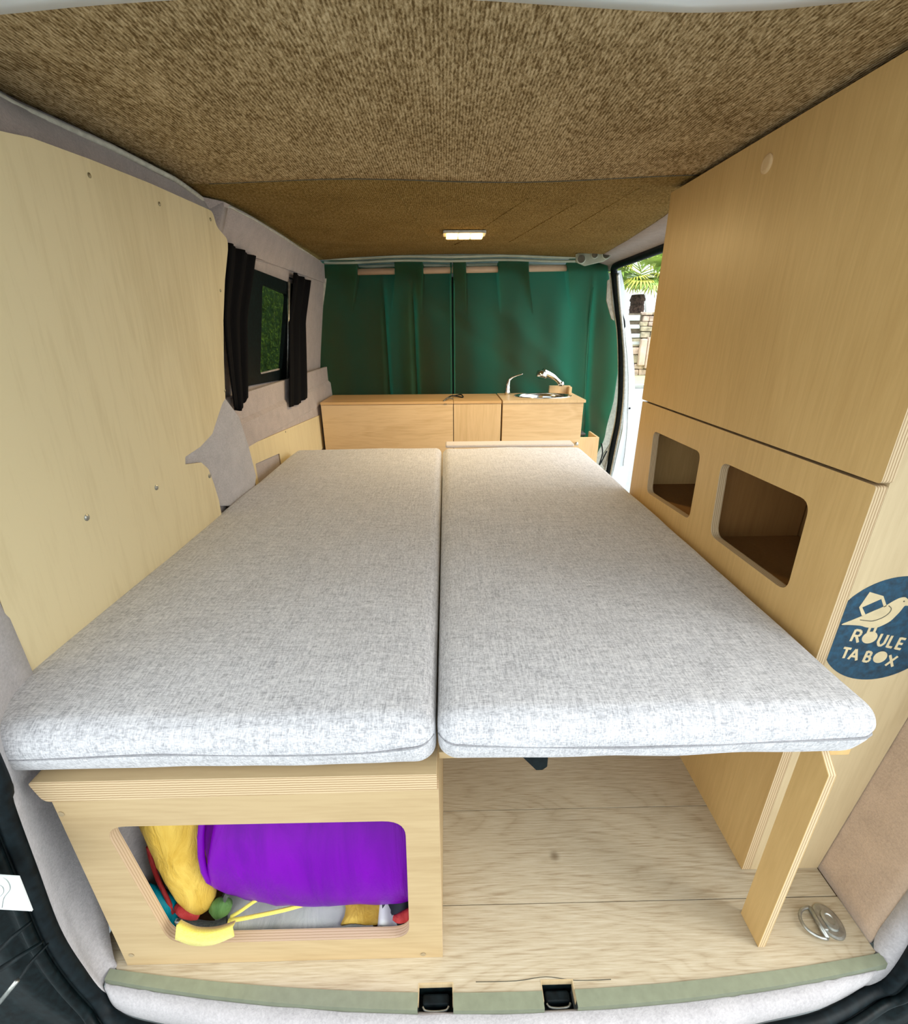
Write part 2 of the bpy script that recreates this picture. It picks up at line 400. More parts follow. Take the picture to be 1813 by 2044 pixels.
# ---- latch recesses
for k, (a, b_) in enumerate(notches):
    t = thing('door_latch', ['black door latch in the sill opening nearer the storage bench', 'black door latch in the sill opening nearer the support post'][k], 'latch', group='black latches in the metal sill')
    bm = bmesh.new(); box(bm, (a, -.138, -.045), (b_, -.0945, -.038)); box(bm, (a, -.096, -.045), (b_, -.0935, -.012))
    fin('latch_tray', bm, M_blackpl, t, bevel=.001)
    bm = bmesh.new(); box(bm, (a+.008, -.116, -.038), (b_-.008, -.100, -.018)); fin('latch_body', bm, M_rubber, t, bevel=.003)
    tb('latch_bar', smoothpath([(a+.008, -.117, -.020), (a+.013, -.122, -.020), ((a+b_)/2, -.1235, -.020), (b_-.013, -.122, -.020), (b_-.008, -.117, -.020)], 5), .0018, M_steel, t)
    bm = bmesh.new(); box(bm, (a-.0005, yw(a)-.012, -.016), (a+.0012, -.0935, .0005)); box(bm, (b_-.0012, yw(b_)-.012, -.016), (b_+.0005, -.0935, .0005)); box(bm, (a, -.0952, -.012), (b_, -.0932, .0004))
    fin('opening_edge', bm, M_cabend, t)

# ---- carpeted rear sill and pillars, swept between an inner and an outer contour
inner = [(-.655, .052, 1.45), (-.655, .052, 1.1), (-.655, .050, .75), (-.652, .046, .55), (-.645, .03, .35), (-.640, .005, .16), (-.630, -.036, .03), (-.612, -.060, .001)]
outerL = [(-.575, -.085, 1.45), (-.585, -.085, 1.1)] + [tuple(P(a, b_, 'y', -.085)) for a, b_ in ((0, 1500), (28, 1600), (75, 1730), (120, 1850), (165, 1925), (212, 1982))]
midL = [tuple((Vector(a)+Vector(b_))/2 + Vector((-.010, .0, 0))) for a, b_ in zip(inner, outerL)]
bm = bmesh.new()
R0 = smoothpath(inner, 6); R1 = smoothpath(midL, 6); R2 = smoothpath(outerL, 6)
gridsurf(bm, [R0, [a*.5+b_*.5+Vector((-.003, 0, 0)) for a, b_ in zip(R0, R1)], R1, [a*.5+b_*.5+Vector((-.004, 0, 0)) for a, b_ in zip(R1, R2)], R2])
o = struct(fin('trim_4', bm, M_pale, smooth=True), 'pale carpet over the left rear pillar'); solid(o, .006, 1)
# right pillar: tan inner panel and pale outer strip
inR = [(.803, -.072, -.006), (.803, -.072, .001), (.812, -.069, .10), (.832, -.06, .30), (.85, -.05, .55), (.875, -.05, 1.0), (.875, -.05, 1.45)]
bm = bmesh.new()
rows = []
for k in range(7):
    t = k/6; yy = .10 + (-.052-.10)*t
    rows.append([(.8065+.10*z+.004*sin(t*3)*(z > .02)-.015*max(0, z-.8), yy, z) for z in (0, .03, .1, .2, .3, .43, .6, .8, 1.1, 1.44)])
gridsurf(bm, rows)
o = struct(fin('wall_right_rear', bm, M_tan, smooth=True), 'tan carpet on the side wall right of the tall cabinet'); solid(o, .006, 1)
edgeR = [P(1757, 1915, 'y', -.0705), P(1745, 1890, 'y', -.052), P(1775, 1810, 'y', -.052), P(1813, 1730, 'y', -.052), P(1860, 1560, 'y', -.052), Vector((.95, -.052, .8)), Vector((.95, -.052, 1.44))]
sealR = [P(1722, 1972, 'y', -.085), P(1768, 1950, 'y', -.085), P(1813, 1885, 'y', -.085), P(1850, 1800, 'y', -.085), Vector((.88, -.085, .35)), Vector((.92, -.085, .8)), Vector((.92, -.085, 1.44))]
edgeR = [Vector((.806+.10*q[2], q[1], q[2])) for q in ((0, -.072, -.012), (0, -.054, .02), (0, -.052, .10), (0, -.052, .22), (0, -.052, .4), (0, -.052, .8), (0, -.052, 1.44))]
bm = bmesh.new(); A = smoothpath(edgeR, 5); B = smoothpath(sealR, 5)
gridsurf(bm, [A, [a*.6+b_*.4+Vector((-.004, -.006, .002)) for a, b_ in zip(A, B)], B])
o = struct(fin('trim_5', bm, M_pale, smooth=True), 'pale carpet strip over the right rear pillar'); solid(o, .005, 1)
# bottom lip of carpet
botseal = [P(212, 1982, 'y', -.085), Vector((-.597, -.098, -.052)), Vector((-.507, -.116, -.055)), Vector((-.26, -.150, -.06)), Vector((.1, -.165, -.06)), Vector((.45, -.156, -.06)), P(1500, 2046, 'z', -.05), P(1640, 2012, 'z', -.045), P(1722, 1972, 'y', -.085)]
B = smoothpath(botseal, 8); random.seed(3)
bm = bmesh.new(); rows = [[], [], [], []]
for p in B:
    x = p.x; yin = -.132+.100*(min(max(x, -.62), .81)-.12)**2
    yin = min(yin, yw(min(max(x, -.62), .81))-.006)+.0005
    j = .0018*noise.noise(Vector((x*60, 0, 0)))
    dip = .0
    q0 = Vector((x, yin+.004, -.016)); q1 = Vector((x, yin-.003+j, -.008+j)); q3 = p
    rows[0].append(q0); rows[1].append(q1); rows[2].append(q1*.45+q3*.55+Vector((0, -.002, .004+j))); rows[3].append(q3)
gridsurf(bm, rows)
o = struct(fin('trim_6', bm, M_pale, smooth=True), 'pale carpet lip under the metal sill'); solid(o, .004, -1)
# black rubber seal along the whole opening
path = [Vector(p) for p in outerL] + botseal[1:-1] + [Vector(p) for p in sealR]
path = [p+Vector((0, -.006, -.002)) + (Vector((-.010, 0, 0)) if i < 8 else Vector((.010, 0, 0)) if i > 14 else Vector((0, -.004, -.010))) for i, p in enumerate(path)]
sp = smoothpath(path, 6)
rs = thing('door_seal', 'black rubber seal around the rear opening of the van', 'seal')
tb('seal_bulb', sp, .0115, M_rubber, rs, n=12)
tb('seal_lip', [p+Vector((0, -.016, -.004)) + (Vector((-.014, 0, 0)) if p.x < 0 else Vector((.014, 0, 0))) for p in sp], .0075, M_blackpl, rs, n=10)
# black plastic bumper and hinge cover outside, on the left
bmp = thing('bumper', 'black plastic rear bumper and door hinge cover outside the opening', 'bumper')
bm = bmesh.new()
rows = []
for q in path[1:]:
    q = Vector(q); out = Vector((q.x-.1, 0, q.z-.5)).normalized()
    if q.z < .06: out = Vector(((q.x-.1)*.5, 0, -1)).normalized()
    rows.append([q+out*d+Vector((0, yy, 0)) for d, yy in ((.008, -.006), (.03, -.012), (.055, -.004), (.065, -.016), (.10, -.02), (.104, -.008), (.14, -.012), (.20, -.02), (.60, -.06))])
R = [smoothpath([r[i] for r in rows], 3) for i in range(9)]
gridsurf(bm, R); o = fin('bumper_shell', bm, M_blackpl, bmp, smooth=True); solid(o, .004, 0)
for k, (a, b_) in enumerate((((0, 1895), (62, 1840)), ((0, 1935), (85, 1880)), ((45, 1945), (95, 1885)))):
    p0, p1 = P(*a, 'y', -.135), P(*b_, 'y', -.120)
    bm = bmesh.new(); tube(bm, [p0, (p0+p1)/2+Vector((0, -.004, .004)), p1], [.006, .005, .003], 8, flat=.5); fin('bumper_ridge', bm, M_blackpl, bmp, smooth=True)
tb('bumper_highlight_clip', [P(0, 2000, 'y', -.135), P(34, 1958, 'y', -.133)], .0035, M_steel, bmp)  # bright steel strip standing for a glint on the black plastic
# the white card
cd_ = thing('card', 'white printed card with a thin curved line, left of the opening', 'card')
def quadprism(name, pix, ax, v, t, mat, parent, bevel=.0):
    q = [P(*p, ax, v) for p in pix]; bm = bmesh.new(); d = Vector((0, 0, 0)); d[AX[ax]] = t
    a = [bm.verts.new(p) for p in q]; b2 = [bm.verts.new(p+d) for p in q]
    bm.faces.new(a); bm.faces.new(b2[::-1])
    for i in range(len(q)): bm.faces.new([a[i], a[(i+1) % len(q)], b2[(i+1) % len(q)], b2[i]])
    return fin(name, bm, mat, parent, bevel=bevel)
quadprism('card_sheet', [(-60, 1745), (37, 1751), (64, 1819), (-60, 1812)], 'y', -.140, .002, M_whitepl, cd_)
tb('printed_line', smoothpath([P(6, 1752, 'y', -.1405), P(16, 1760, 'y', -.1405), P(20, 1775, 'y', -.1405), P(8, 1792, 'y', -.1405), P(4, 1812, 'y', -.1405)], 5), .0004, M_steel, cd_)
tb('printed_line', smoothpath([P(0, 1767, 'y', -.1405), P(6, 1772, 'y', -.1405), P(7, 1781, 'y', -.1405), P(0, 1790, 'y', -.1405)], 5), .0003, M_steel, cd_)

# ---- ceiling
def cz(x, y):
    z = 1.45
    if y > 1.75: z += (y-1.75)/.65*.037*(1-.75*(abs(x-.09)/.8)**2)
    return z
YS = lambda x: .873 + .02*sin(x*7) - .045*(x > 0)*x
def lx(y):  # left edge of the headliner
    t = [(-.3, -.70), (.19, -.69), (.41, -.71), (.60, -.68), (.82, -.668), (.95, -.685), (1.05, -.70), (1.06, -.655), (1.25, -.645), (1.6, -.653), (2.0, -.675), (2.42, -.705), (3, -.72)]
    for (a, b_), (c, d) in zip(t, t[1:]):
        if y <= c: return b_+(d-b_)*(y-a)/(c-a)
    return -.72
def rx(y): return .72 + .06*max(0, min(1, (y-.9)/.4)) + .10*max(0, (y-1.3))/1.1
def ceil_part(y0f, y1f, dz, ny, nx=24):
    bm = bmesh.new(); rows = []
    for j in range(ny+1):
        r = []
        for i in range(nx+1):
            u = i/nx; yy0 = y0f((u-.5)*1.4); yy1 = y1f((u-.5)*1.4); y = yy0+(yy1-yy0)*j/ny
            x = lx(y)+(rx(y)-lx(y))*u; r.append((x, y, cz(x, y)+dz+.0012*noise.noise(Vector((x*6, y*6, 0)))))
        rows.append(r)
    gridsurf(bm, rows); return bm
o = struct(fin('ceiling', ceil_part(lambda x: .05, YS, 0, 20), M_ceil, smooth=True), 'ceiling lined with tan knitted carpet'); solid(o, .006, 1)
o2 = fin('front_lining', ceil_part(YS, lambda x: 2.41, .0015, 40), M_ceil2, o, smooth=True); solid(o2, .006, 1)
tag(o2, 'browner front half of the ceiling lining')
tb('lining_seam', [(x, YS((x+.0)), 1.4495) for x in [-.60+.05*i for i in range(26)]], .0013, M_beamdk, o, n=6)
for x0, y0, x1, y1 in ((.26, 1.05, .06, 1.9), (.42, 1.10, .30, 1.8), (.55, .95, .50, 1.5), (-.12, 1.0, -.03, 1.9)):
    bm = bmesh.new(); tube(bm, [(x0+(x1-x0)*i/10, y0+(y1-y0)*i/10, cz(x0, y0+(y1-y0)*i/10)+.0012) for i in range(11)], .003, 6, flat=.5); fin('lining_crease', bm, M_ceil2, o, smooth=True)
# pale piping on the left edge
pp = [(lx(y)+.017, y, cz(lx(y), y)-.010) for y in [.05+.04*i for i in range(59)]]
tr = [.0075 if p[1] < 1.0 else .0035 for p in pp]
pq = smoothpath(pp, 3); o = tb('trim_7', pq, [.0062 if q.y < 1.0 else .0032 for q in pq], M_piping, n=8); struct(o, 'pale piping along the left edge of the ceiling')
# roof shell over everything
struct(bx('roof_shell', (-.95, -.06, 1.50), (1.25, 3.78, 1.53), M_white, bevel=0), 'white roof skin over the lining')
struct(bx('tailgate', (-1.0, -1.45, 1.53), (1.1, -.12, 1.58), M_white, bevel=.02), 'white tailgate raised above the rear opening')  # unseen, added over the camera to cut sky light on near surfaces
struct(bx('wall_right_skin', (.96, -.10, -.35), (.99, .95, 1.50), M_white, bevel=0), 'outer skin of the right wall behind the side door')
struct(bx('wall_left_rear_skin', (-.90, -.10, -.35), (-.87, .05, 1.50), M_white, bevel=0), 'outer skin of the left rear pillar')
# rear header, white, with a wavy inner edge
bm = bmesh.new(); hx = [(-.75, .20), (-.6, .196), (-.515, .189), (-.385, .171), (-.2, .155), (0, .157), (.138, .168), (.25, .178), (.321, .181), (.40, .176), (.462, .166), (.56, .15), (.75, .12)]
H = smoothpath([(a, b_, 1.4455) for a, b_ in hx], 4)
gridsurf(bm, [[Vector((p.x, -.06, 1.452)) for p in H], [Vector((p.x, p.y-.02, 1.4435)) for p in H], [p+Vector((0, 0, .0)) for p in H], [p+Vector((0, .002, .006)) for p in H]])
o = struct(fin('trim_8', bm, M_white, smooth=True), 'pale header above the rear opening'); solid(o, .003, 1)

# ---- left wall: carpeted skin, band, window recess, ledge
PW0, PWn = (-.70, 0, 1.35), (1, 0, -.15)        # leaning wall around the window
def xw(z): return -.70-.15*(1.35-z)
wl = [(-.69, 1.449), (-.70, 1.35), (xw(.85), .85), (xw(.80), .80), (-.735, .792), (-.725, .78), (-.722, .70), (-.728, .69), (-.728, .3), (-.728, -.01)]
def wallL():
    bm = bmesh.new(); ys = [.80+(2.60-.80)*i/34 for i in range(35)]
    zs = sorted({z for _, z in wl}); 
    prof = [Vector((a, 0, b_)) for a, b_ in wl]
    rows = [[Vector((p.x+(lx(y)+.012-p.x)*(1 if i == 0 else 0), y, p.z)) for y in ys] for i, p in enumerate(prof)]
    # the window opening (rows 1-2 hold it) is cut as a frame of faces
    g = [[bm.verts.new(p) for p in r] for r in rows]
    for i, (A, B) in enumerate(zip(g, g[1:])):
        for j in range(len(A)-1):
            yc = (ys[j]+ys[j+1])/2
            if i == 1: continue
            bm.faces.new([A[j], A[j+1], B[j+1], B[j]])
    # leaning part with the hole
    wy0, wy1, wz0, wz1 = 1.27, 1.86, .93, 1.285
    def quad(y0, y1, z0, z1):
        f = [Vector((xw(z), y, z)) for y, z in ((y0, z0), (y1, z0), (y1, z1), (y0, z1))]
        bm.faces.new([bm.verts.new(p) for p in f])
    quad(.80, wy0, .85, 1.35); quad(wy1, 2.60, .85, 1.35); quad(wy0, wy1, .85, wz0); quad(wy0, wy1, wz1, 1.35)
    return bm
o = struct(fin('wall_left', wallL(), M_lilac), 'lilac-grey carpet on the left wall around the window'); solid(o, .008, -1)
struct(bx('wall_left_skin', (-.90, 2.48, -.1), (-.87, 2.75, 1.50), M_white, bevel=0), 'outer skin of the left wall ahead of the window')
struct(bx('wall_left_skin', (-.90, .04, -.1), (-.87, 1.20, 1.50), M_white, bevel=0), 'outer skin of the left wall behind the window')
# carpet behind and above the ply panel
bm = bmesh.new()
ys = [-.02+.03*i for i in range(38)]
def yy_(i, m): return -.02+(m+.02)*i/37
gridsurf(bm, [[(xx if xx else lx(yy_(i, m))+.010, yy_(i, m), z) for i in range(38)] for xx, z, m in ((0, 1.447, 1.09), (-.662, 1.38, 1.07), (-.668, 1.30, .98), (-.685, 1.15, .86), (-.69, .85, .82), (-.695, .5, .82), (-.70, -.01, .82))])
o = struct(fin('wall_left_band', bm, M_lilac, smooth=True), 'lilac-grey carpet band between ply panel and ceiling'); solid(o, .006, -1)
struct(bx('wall_left_inner', (-.745, .05, .0), (-.73, 2.58, .88), M_lilac, bevel=0), 'carpeted left wall behind the mattress')

# ply wall panel
PP0, PPn = (-.66, 0, .6), (1, 0, -.06)
def onpanel(pix, p0, n, t, name, mat, parent, r=0, edge=None, bevel=0, smooth=False, nn=5):
    q = [PN(p[0], p[1], p0, n) for p in pix]
    q2 = [(v.y, v.z) + ((pix[i][2],) if len(pix[i]) > 2 else ()) for i, v in enumerate(q)]
    if r: q2 = roundpoly(q2, r, nn)
    p0 = Vector(p0); n = Vector(n)
    def Mf(u, v, d):
        x = p0.x - (n.y*(u-p0.y)+n.z*(v-p0.z))/n.x; return Vector((x-d, u, v))
    bm = bmesh.new(); prism(bm, q2, [], Mf, t, 1 if edge else 0)
    return fin(name, bm, [mat, edge] if edge else mat, parent, bevel=bevel)
wp = thing('wall_panel', 'large pale birch plywood panel on the left wall beside the bed', 'panel')
pix = [(-500, 1000), (-500, 300, .02), (-120, 285, .05), (0, 262, .05), (60, 274), (180, 318), (300, 366), (425, 422, .02), (432, 452, .02), (455, 478, .02), (455, 500), (449, 560), (446, 640), (447, 720), (450, 796), (444, 805, .01), (434, 835), (424, 866), (400, 892), (370, 912, .003), (370, 927, .003), (402, 923), (416, 936), (427, 965), (437, 998), (430, 1100), (40, 1400), (60, 1300)]
# rear end and bottom of the panel run out of sight behind pillar and mattress
q = [PN(p[0], p[1], PP0, PPn) for p in pix[3:25]]
out = [(v.y, v.z) for v in q]
rad = [p[2] if len(p) > 2 else .004 for p in pix[3:25]]
out = [(a, b_, r_) for (a, b_), r_ in zip(out, rad)]
out = [(.045, .50, 0), (.045, 1.25, .06), (.17, 1.345, .05)] + out + [(out[-1][0]+.01, .50, 0)]
def MP(u, v, d): return Vector((-.66+.06*(v-.6)-d, u, v))
bm = bmesh.new(); prism(bm, roundpoly(out, .004, 4), [], MP, .009, 1)
fin('panel_sheet', bm, [M_ply, E_x], wp)
for a, b_ in ((178, 350), (318, 407), (420, 438), (440, 580), (449, 780), (418, 950), (312, 973), (173, 1033)):
    p = PN(a, b_, PP0, PPn); bm = bmesh.new(); big = b_ > 900
    lathe(bm, [(.0062, 0), (.0062, .0012), (.004, .0028), (.0012, .003)] if big else [(.0042, 0), (.0042, .001), (.002, .002)], p, Vector((1, 0, -.06)), 12)
    fin('screw', bm, M_steel if big else M_screw, wp, smooth=False)
# small ply panel under the ledge
LP0, LPn = (-.715, 0, .6), (1, 0, 0)
sp_ = thing('wall_panel', 'small pale plywood panel under the window ledge', 'panel')
q = [PN(a, b_, LP0, LPn) for a, b_ in ((495, 890), (560, 862), (640, 828), (640, 905), (565, 935), (558, 905), (510, 926), (515, 960))]
out = [(v.y, v.z) for v in q]
bm = bmesh.new(); prism(bm, roundpoly([out[0], out[1], out[2], (out[2][0], .45), (out[6][0]-.02, .45)], .006, 3), [roundpoly([(out[5][0], out[5][1]), (out[5][0], .52), (out[6][0], .52), (out[6][0], out[6][1])], .006, 3)], MX(-.715), -.008, 1)
fin('panel_sheet', bm, [M_ply, E_x], sp_)
bx('opening_back', (-.7272, out[6][0]-.01, .51), (-.7262, out[5][0]+.01, out[5][1]+.012), M_blackcloth, sp_, bevel=0)
p = PN(570, 862, LP0, LPn); bm = bmesh.new(); lathe(bm, [(.004, 0), (.004, .001), (.002, .002)], p, Vector((1, 0, 0)), 12); fin('screw', bm, M_screw, sp_)
# pale carpet tongue between the two ply panels
bm = bmesh.new()
q = [(447, 790), (478, 832), (497, 890), (512, 950), (505, 1010), (420, 1010), (360, 930), (360, 905), (440, 800)]
qq = [PN(a, b_, (-.672, 0, .6), (1, 0, -.06)) for a, b_ in q]
prism(bm, [(v.y, v.z) for v in qq], [], lambda u, v, d: Vector((-.672+.06*(v-.6)-d, u, v)), .012); struct(fin('trim_9', bm, M_pale, bevel=.003), 'pale carpet tongue beside the edge of the ply panel')

# ---- window 1
win = struct(onpanel([(496, 532), (580, 560), (580, 762), (496, 772)], PW0, PWn, .02, 'window_1', M_blackpl, None), 'small black framed side window')
bpy.data.objects.remove(win)
def ringframe(outer, innr, p0, n, t, name, mat, parent):
    def m2(L): return [(v.y, v.z) for v in [PN(a, b_, p0, n) for a, b_ in L]]
    bm = bmesh.new(); p0v = Vector(p0)
    prism(bm, roundpoly(m2(outer), .03, 5), [roundpoly(m2(innr), .02, 5)], lambda u, v, d: Vector((p0v.x-(n[2]*(v-p0v.z))/n[0]+d, u, v)), t)
    return fin(name, bm, mat, parent)
win = struct(ringframe([(480, 530), (592, 572), (586, 752), (480, 772)], [(516, 566), (567, 588), (556, 738), (512, 748)], PW0, PWn, .016, 'window_1', M_blackpl, None), 'small black framed side window with dark tinted glass')
o = onpanel([(495, 545), (582, 580), (575, 748), (495, 762)], (-.706, 0, 1.35), PWn, .004, 'pane', M_glass, win)
tb('sliding_rail', [PN(577, 562, (-.676, 0, 1.35), PWn), PN(573, 802, (-.676, 0, 1.35), PWn)], .006, M_steel, win, n=8)
# black window curtains, pleated
def blackcurtain(y0t, y1t, y0b, y1b, zt, zb, label, bulge):
    t = thing('window_curtain', label, 'curtain', group='black curtains at the small side window'); bm = bmesh.new(); rows = []
    for j in range(15):
        v = j/14; z = zt+(zb-zt)*v; r = []
        for i in range(25):
            u = i/24; ya = y0t+(y0b-y0t)*v - bulge*sin(pi*v); yb = y1t+(y1b-y1t)*v
            y = ya+(yb-ya)*u; zz = z
            if v == 1: zz = z + (.06*abs(u-.4))*(1 if bulge else .3)
            r.append((max(xw(z)+.024, -.708)+.007*sin(u*16)+.004*sin(u*31+v*2), y, zz+(.012*(1-u) if v == 0 else 0)))
        rows.append(r)
    gridsurf(bm, rows); o = fin('curtain_cloth', bm, M_blackcloth, t, smooth=True); solid(o, .004, 0)
    p0 = Vector((-.702, y0t, zt-.01)); p1 = Vector((-.702, y1t, zt-.01)); tb('curtain_cord', [p0, p1], .003, M_blackpl, t, n=8)
PC = (-.702, 0, 1.35)
c = [PN(a, b_, PC, (1, 0, 0)) for a, b_ in ((448, 508), (498, 520), (480, 835), (497, 815))]
blackcurtain(c[0].y-.02, c[1].y, c[0].y-.12, c[3].y, c[1].z+.01, c[3].z, 'black window curtain hanging beside the large ply panel', 0.02)
c = [PN(a, b_, PC, (1, 0, 0)) for a, b_ in ((578, 556), (612, 566), (578, 805), (615, 798))]
blackcurtain(c[0].y, c[1].y, c[2].y, c[3].y, c[1].z+.01, c[3].z, 'black window curtain hanging beside the green curtain', 0.0)
tb('trim_10', [PN(498, 514, PW0, PWn)+Vector((.004, 0, 0)), PN(632, 553, PW0, PWn)+Vector((.004, 0, 0))], .0025, M_lilac); struct(bpy.data.objects['trim_10'], 'carpet crease above the side window')
# front left door pillar, pale
bm = bmesh.new(); gridsurf(bm, [[P(a, b_, 'y', 2.47) for a, b_ in ((643, 556), (633, 590), (622, 650), (618, 668), (616, 780), (632, 900))], [P(a, b_, 'y', 2.47) for a, b_ in ((652, 556), (648, 590), (640, 640), (636, 668), (640, 780), (655, 900))]])
o = struct(fin('trim_11', bm, M_piping), 'pale metal edge beside the left end of the green curtain'); solid(o, .01, 0)
struct(bx('wall_front', (-.90, 3.75, -.1), (1.25, 3.78, 1.53), M_blackcloth, bevel=0), 'dark dashboard end of the cab behind the green curtains')  # unseen cab walls, added and left open at right to shape the curtain backlight
struct(bx('wall_left_cab', (-.90, 2.70, -.1), (-.87, 3.75, 1.53), M_blackcloth, bevel=0), 'dark left side of the cab behind the green curtains')
struct(bx('wall_right_cab', (1.18, 2.70, -.1), (1.22, 3.75, .62), M_white, bevel=0), 'passenger door below its window, ahead of the side door')
struct(bx('cab_floor', (-.90, 2.62, -.1), (1.22, 3.75, -.06), M_blackcloth, bevel=0), 'dark cab floor behind the green curtains')
for k, sx_ in enumerate((-.42, .50)):  # unseen seats added to shade the curtains from behind
    st = thing('cab_seat', ['dark driver seat hidden behind the left green curtain', 'dark passenger seat hidden behind the right green curtain'][k], 'seat', group='cab seats behind the green curtains')
    bx('seat_back', (sx_-.24, 2.80, .45), (sx_+.24, 2.92, 1.05), M_blackcloth, st, bevel=.04, seg=3); bx('seat_cushion', (sx_-.24, 2.92, .30), (sx_+.24, 3.38, .46), M_blackcloth, st, bevel=.04, seg=3)
    bx('headrest', (sx_-.12, 2.80, 1.09), (sx_+.12, 2.90, 1.27), M_blackcloth, st, bevel=.03, seg=3); bx('seat_base', (sx_-.18, 2.9, -.06), (sx_+.18, 3.3, .31), M_blackpl, st)

# ---- pale beam over the green curtains
for k, (z, r, y) in enumerate(((1.482, .010, 2.43), (1.462, .008, 2.445), (1.447, .010, 2.54))):
    L_ = [(-.68+1.66*i/16, y, z-.010*((i-8)/8)**2-.003*sin(i*1.1)) for i in range(17)]
    o = struct(tb('trim_%d' % (12+k), smoothpath(L_, 3), r, M_beam, n=10), ['upper', 'middle', 'lower'][k]+' pale painted fold of the roof beam above the green curtains')

# ---- green curtains on a wooden rod
rodz = 1.418
def rz(x): return 1.410 + (x+.5)/1.23*.016
rod = thing('curtain_rod', 'round wooden rod carrying the two green curtains', 'curtain rod')
tb('rod', [(-.70, 2.50, rz(-.70)), (.95, 2.50, rz(.95))], .0175, M_rodwood, rod, n=14)
vis = [(-.5, -.284), (-.116, .047), (.136, .322), (.506, .729)]
def front_amt(x):   # 1 where the cloth passes in front of the rod, 0 where it goes behind
    d = 0
    for a, b_ in vis:
        c = (a+b_)/2; h = (b_-a)/2
        d = max(d, 1/(1+math.exp((abs(x-c)-h)/.004)))
    return 1-d
def xl_(z): return -.70-.16*max(0, min(1, (1.40-z)/.45))
def xr_(z):
    t = [(0, .95), (.2, 1.0), (.35, 1.065), (.42, 1.082), (.5, 1.096), (.65, 1.112), (.9, 1.115), (1.13, 1.062), (1.25, 1.02), (1.43, .965), (1.6, .96)]
    for (a, b_), (c, d) in zip(t, t[1:]):
        if z <= c: return b_+(d-b_)*(z-a)/(c-a)
    return .96
def green(x0f, x1f, label):
    t = thing('green_curtain', label, 'curtain', group='green curtains across the front of the van'); bm = bmesh.new(); rows = []
    nj, ni = 60, 170
    for j in range(nj+1):
        v = j/nj; r = []
        for i in range(ni+1):
            u = i/ni
            xt = x0f(1.43)+(x1f(1.43)-x0f(1.43))*u
            fa = front_amt(xt); top = (1.440 + .033*max(0, min(1, fa))*(.55+.45*abs(sin(pi*(xt*3.1+.2)))) )
            if fa < .5: top = 1.436+.004*sin(xt*20)
            z = top + (.12-top)*v
            x = x0f(z)+(x1f(z)-x0f(z))*u
            d = min(1, max(0, (1.40-z)/.22))
            y = 2.5 + (-.030 if fa > .5 else .030)*(1-d)*(1 if z > 1.30 else .9)
            y += (.5-abs(fa-.5))*0
            wv = .020*sin(x*11+.6)+.012*sin(x*23+1.9+z*1.5)+.010*sin(x*6+z*3)
            dg = .014*math.exp(-((x*0.85+ (z-.85)*0.9-.62)/.07)**2) - .012*math.exp(-((x*.8+(z-.85)*1.1-.36)/.06)**2)
            y += (wv+dg)*d
            # long pinched folds
            for xf, dep in ((-.36, .03), (-.18, .035), (.90, .035)):
                xx = xf+.05*(1.2-z)*(1 if xf > .5 else .15); y += dep*d*math.exp(-((x-xx)/.014)**2)
            y += .002*noise.noise(Vector((x*9, z*9, 1)))
            r.append((x, y, z))
        rows.append(r)
    gridsurf(bm, rows); o = fin('curtain_cloth', bm, M_green, t, smooth=True); solid(o, .003, 0); return t
def xm_(z): return .055+.0*z
g1 = green(xl_, lambda z: .052, 'left green curtain, darker, behind the kitchen boxes')
g2 = green(lambda z: .060, xr_, 'right green curtain, lit by the open side door behind the sink')
# hem / centre edge strips
for g_, x0 in ((g1, .0445), (g2, .0675)):
    bm = bmesh.new(); tube(bm, [(x0, 2.468-.004*sin(z*8), z) for z in [1.36-.05*i for i in range(24)]], .0055, 8, flat=.6); fin('side_hem', bm, M_green, g_, smooth=True)
tb('stitched_seam', [(.905+.012*sin(z*4), 2.478, z) for z in [1.32-.05*i for i in range(20)]], .003, M_green, g2, n=6)

# ---- ceiling lamp
lamp = thing('ceiling_lamp', 'small lit warm white lamp on the ceiling before the curtains', 'lamp')
bm = bmesh.new(); prism(bm, rrect(.006, 1.505, .174, 1.587, .01), [], MZ(1.4400), .009); fin('lamp_housing', bm, M_piping, lamp, bevel=.001)
for k in range(3):
    bm = bmesh.new(); x = .018+k*.049; prism(bm, rrect(x, 1.510, x+.046, 1.582, .008), [], MZ(1.4300), .010); fin('led_strip', bm, M_led, lamp)

# ================================================================ SIDE DOOR (right)
# carpeted roof side between lining and door rail
bm = bmesh.new()
gridsurf(bm, [[(rx(y)-.006, y, cz(rx(y), y)+.0) for y in [.9+.1*i for i in range(17)]], [(.90, y, 1.452) for y in [.9+.1*i for i in range(17)]], [(.972, y, 1.432) for y in [.9+.1*i for i in range(17)]], [(.985, y, 1.405) for y in [.9+.1*i for i in range(17)]]])
o = struct(fin('wall_right_top', bm, M_lilac, smooth=True), 'lilac carpet over the side door opening'); solid(o, .01, 1)
struct(bx('wall_right', (.93, .085, -.1), (.96, .95, 1.49), M_lilac, bevel=0), 'right wall behind the tall cabinet')
dr = struct(tb('door_1', smoothpath([(.978, y, 1.421) for y in (.95, 1.3, 1.7, 2.1, 2.33)] + [P(a, b_, 'y', 2.42) for a, b_ in ((1226, 537), (1228, 560), (1233, 610), (1239, 660), (1241, 720), (1240, 790), (1235, 840), (1227, 878), (1221, 908), (1216, 940), (1204, 990))], 6), .019, M_rubber, n=10), 'black rubber seal of the open side door')
tb('door_seal_lip', smoothpath([P(a, b_, 'y', 2.44) for a, b_ in ((1219, 545), (1221, 580), (1224, 615), (1232, 655), (1235, 720), (1235, 790), (1229, 840), (1220, 880), (1214, 908), (1206, 940))], 6), .006, M_piping, dr, n=8)
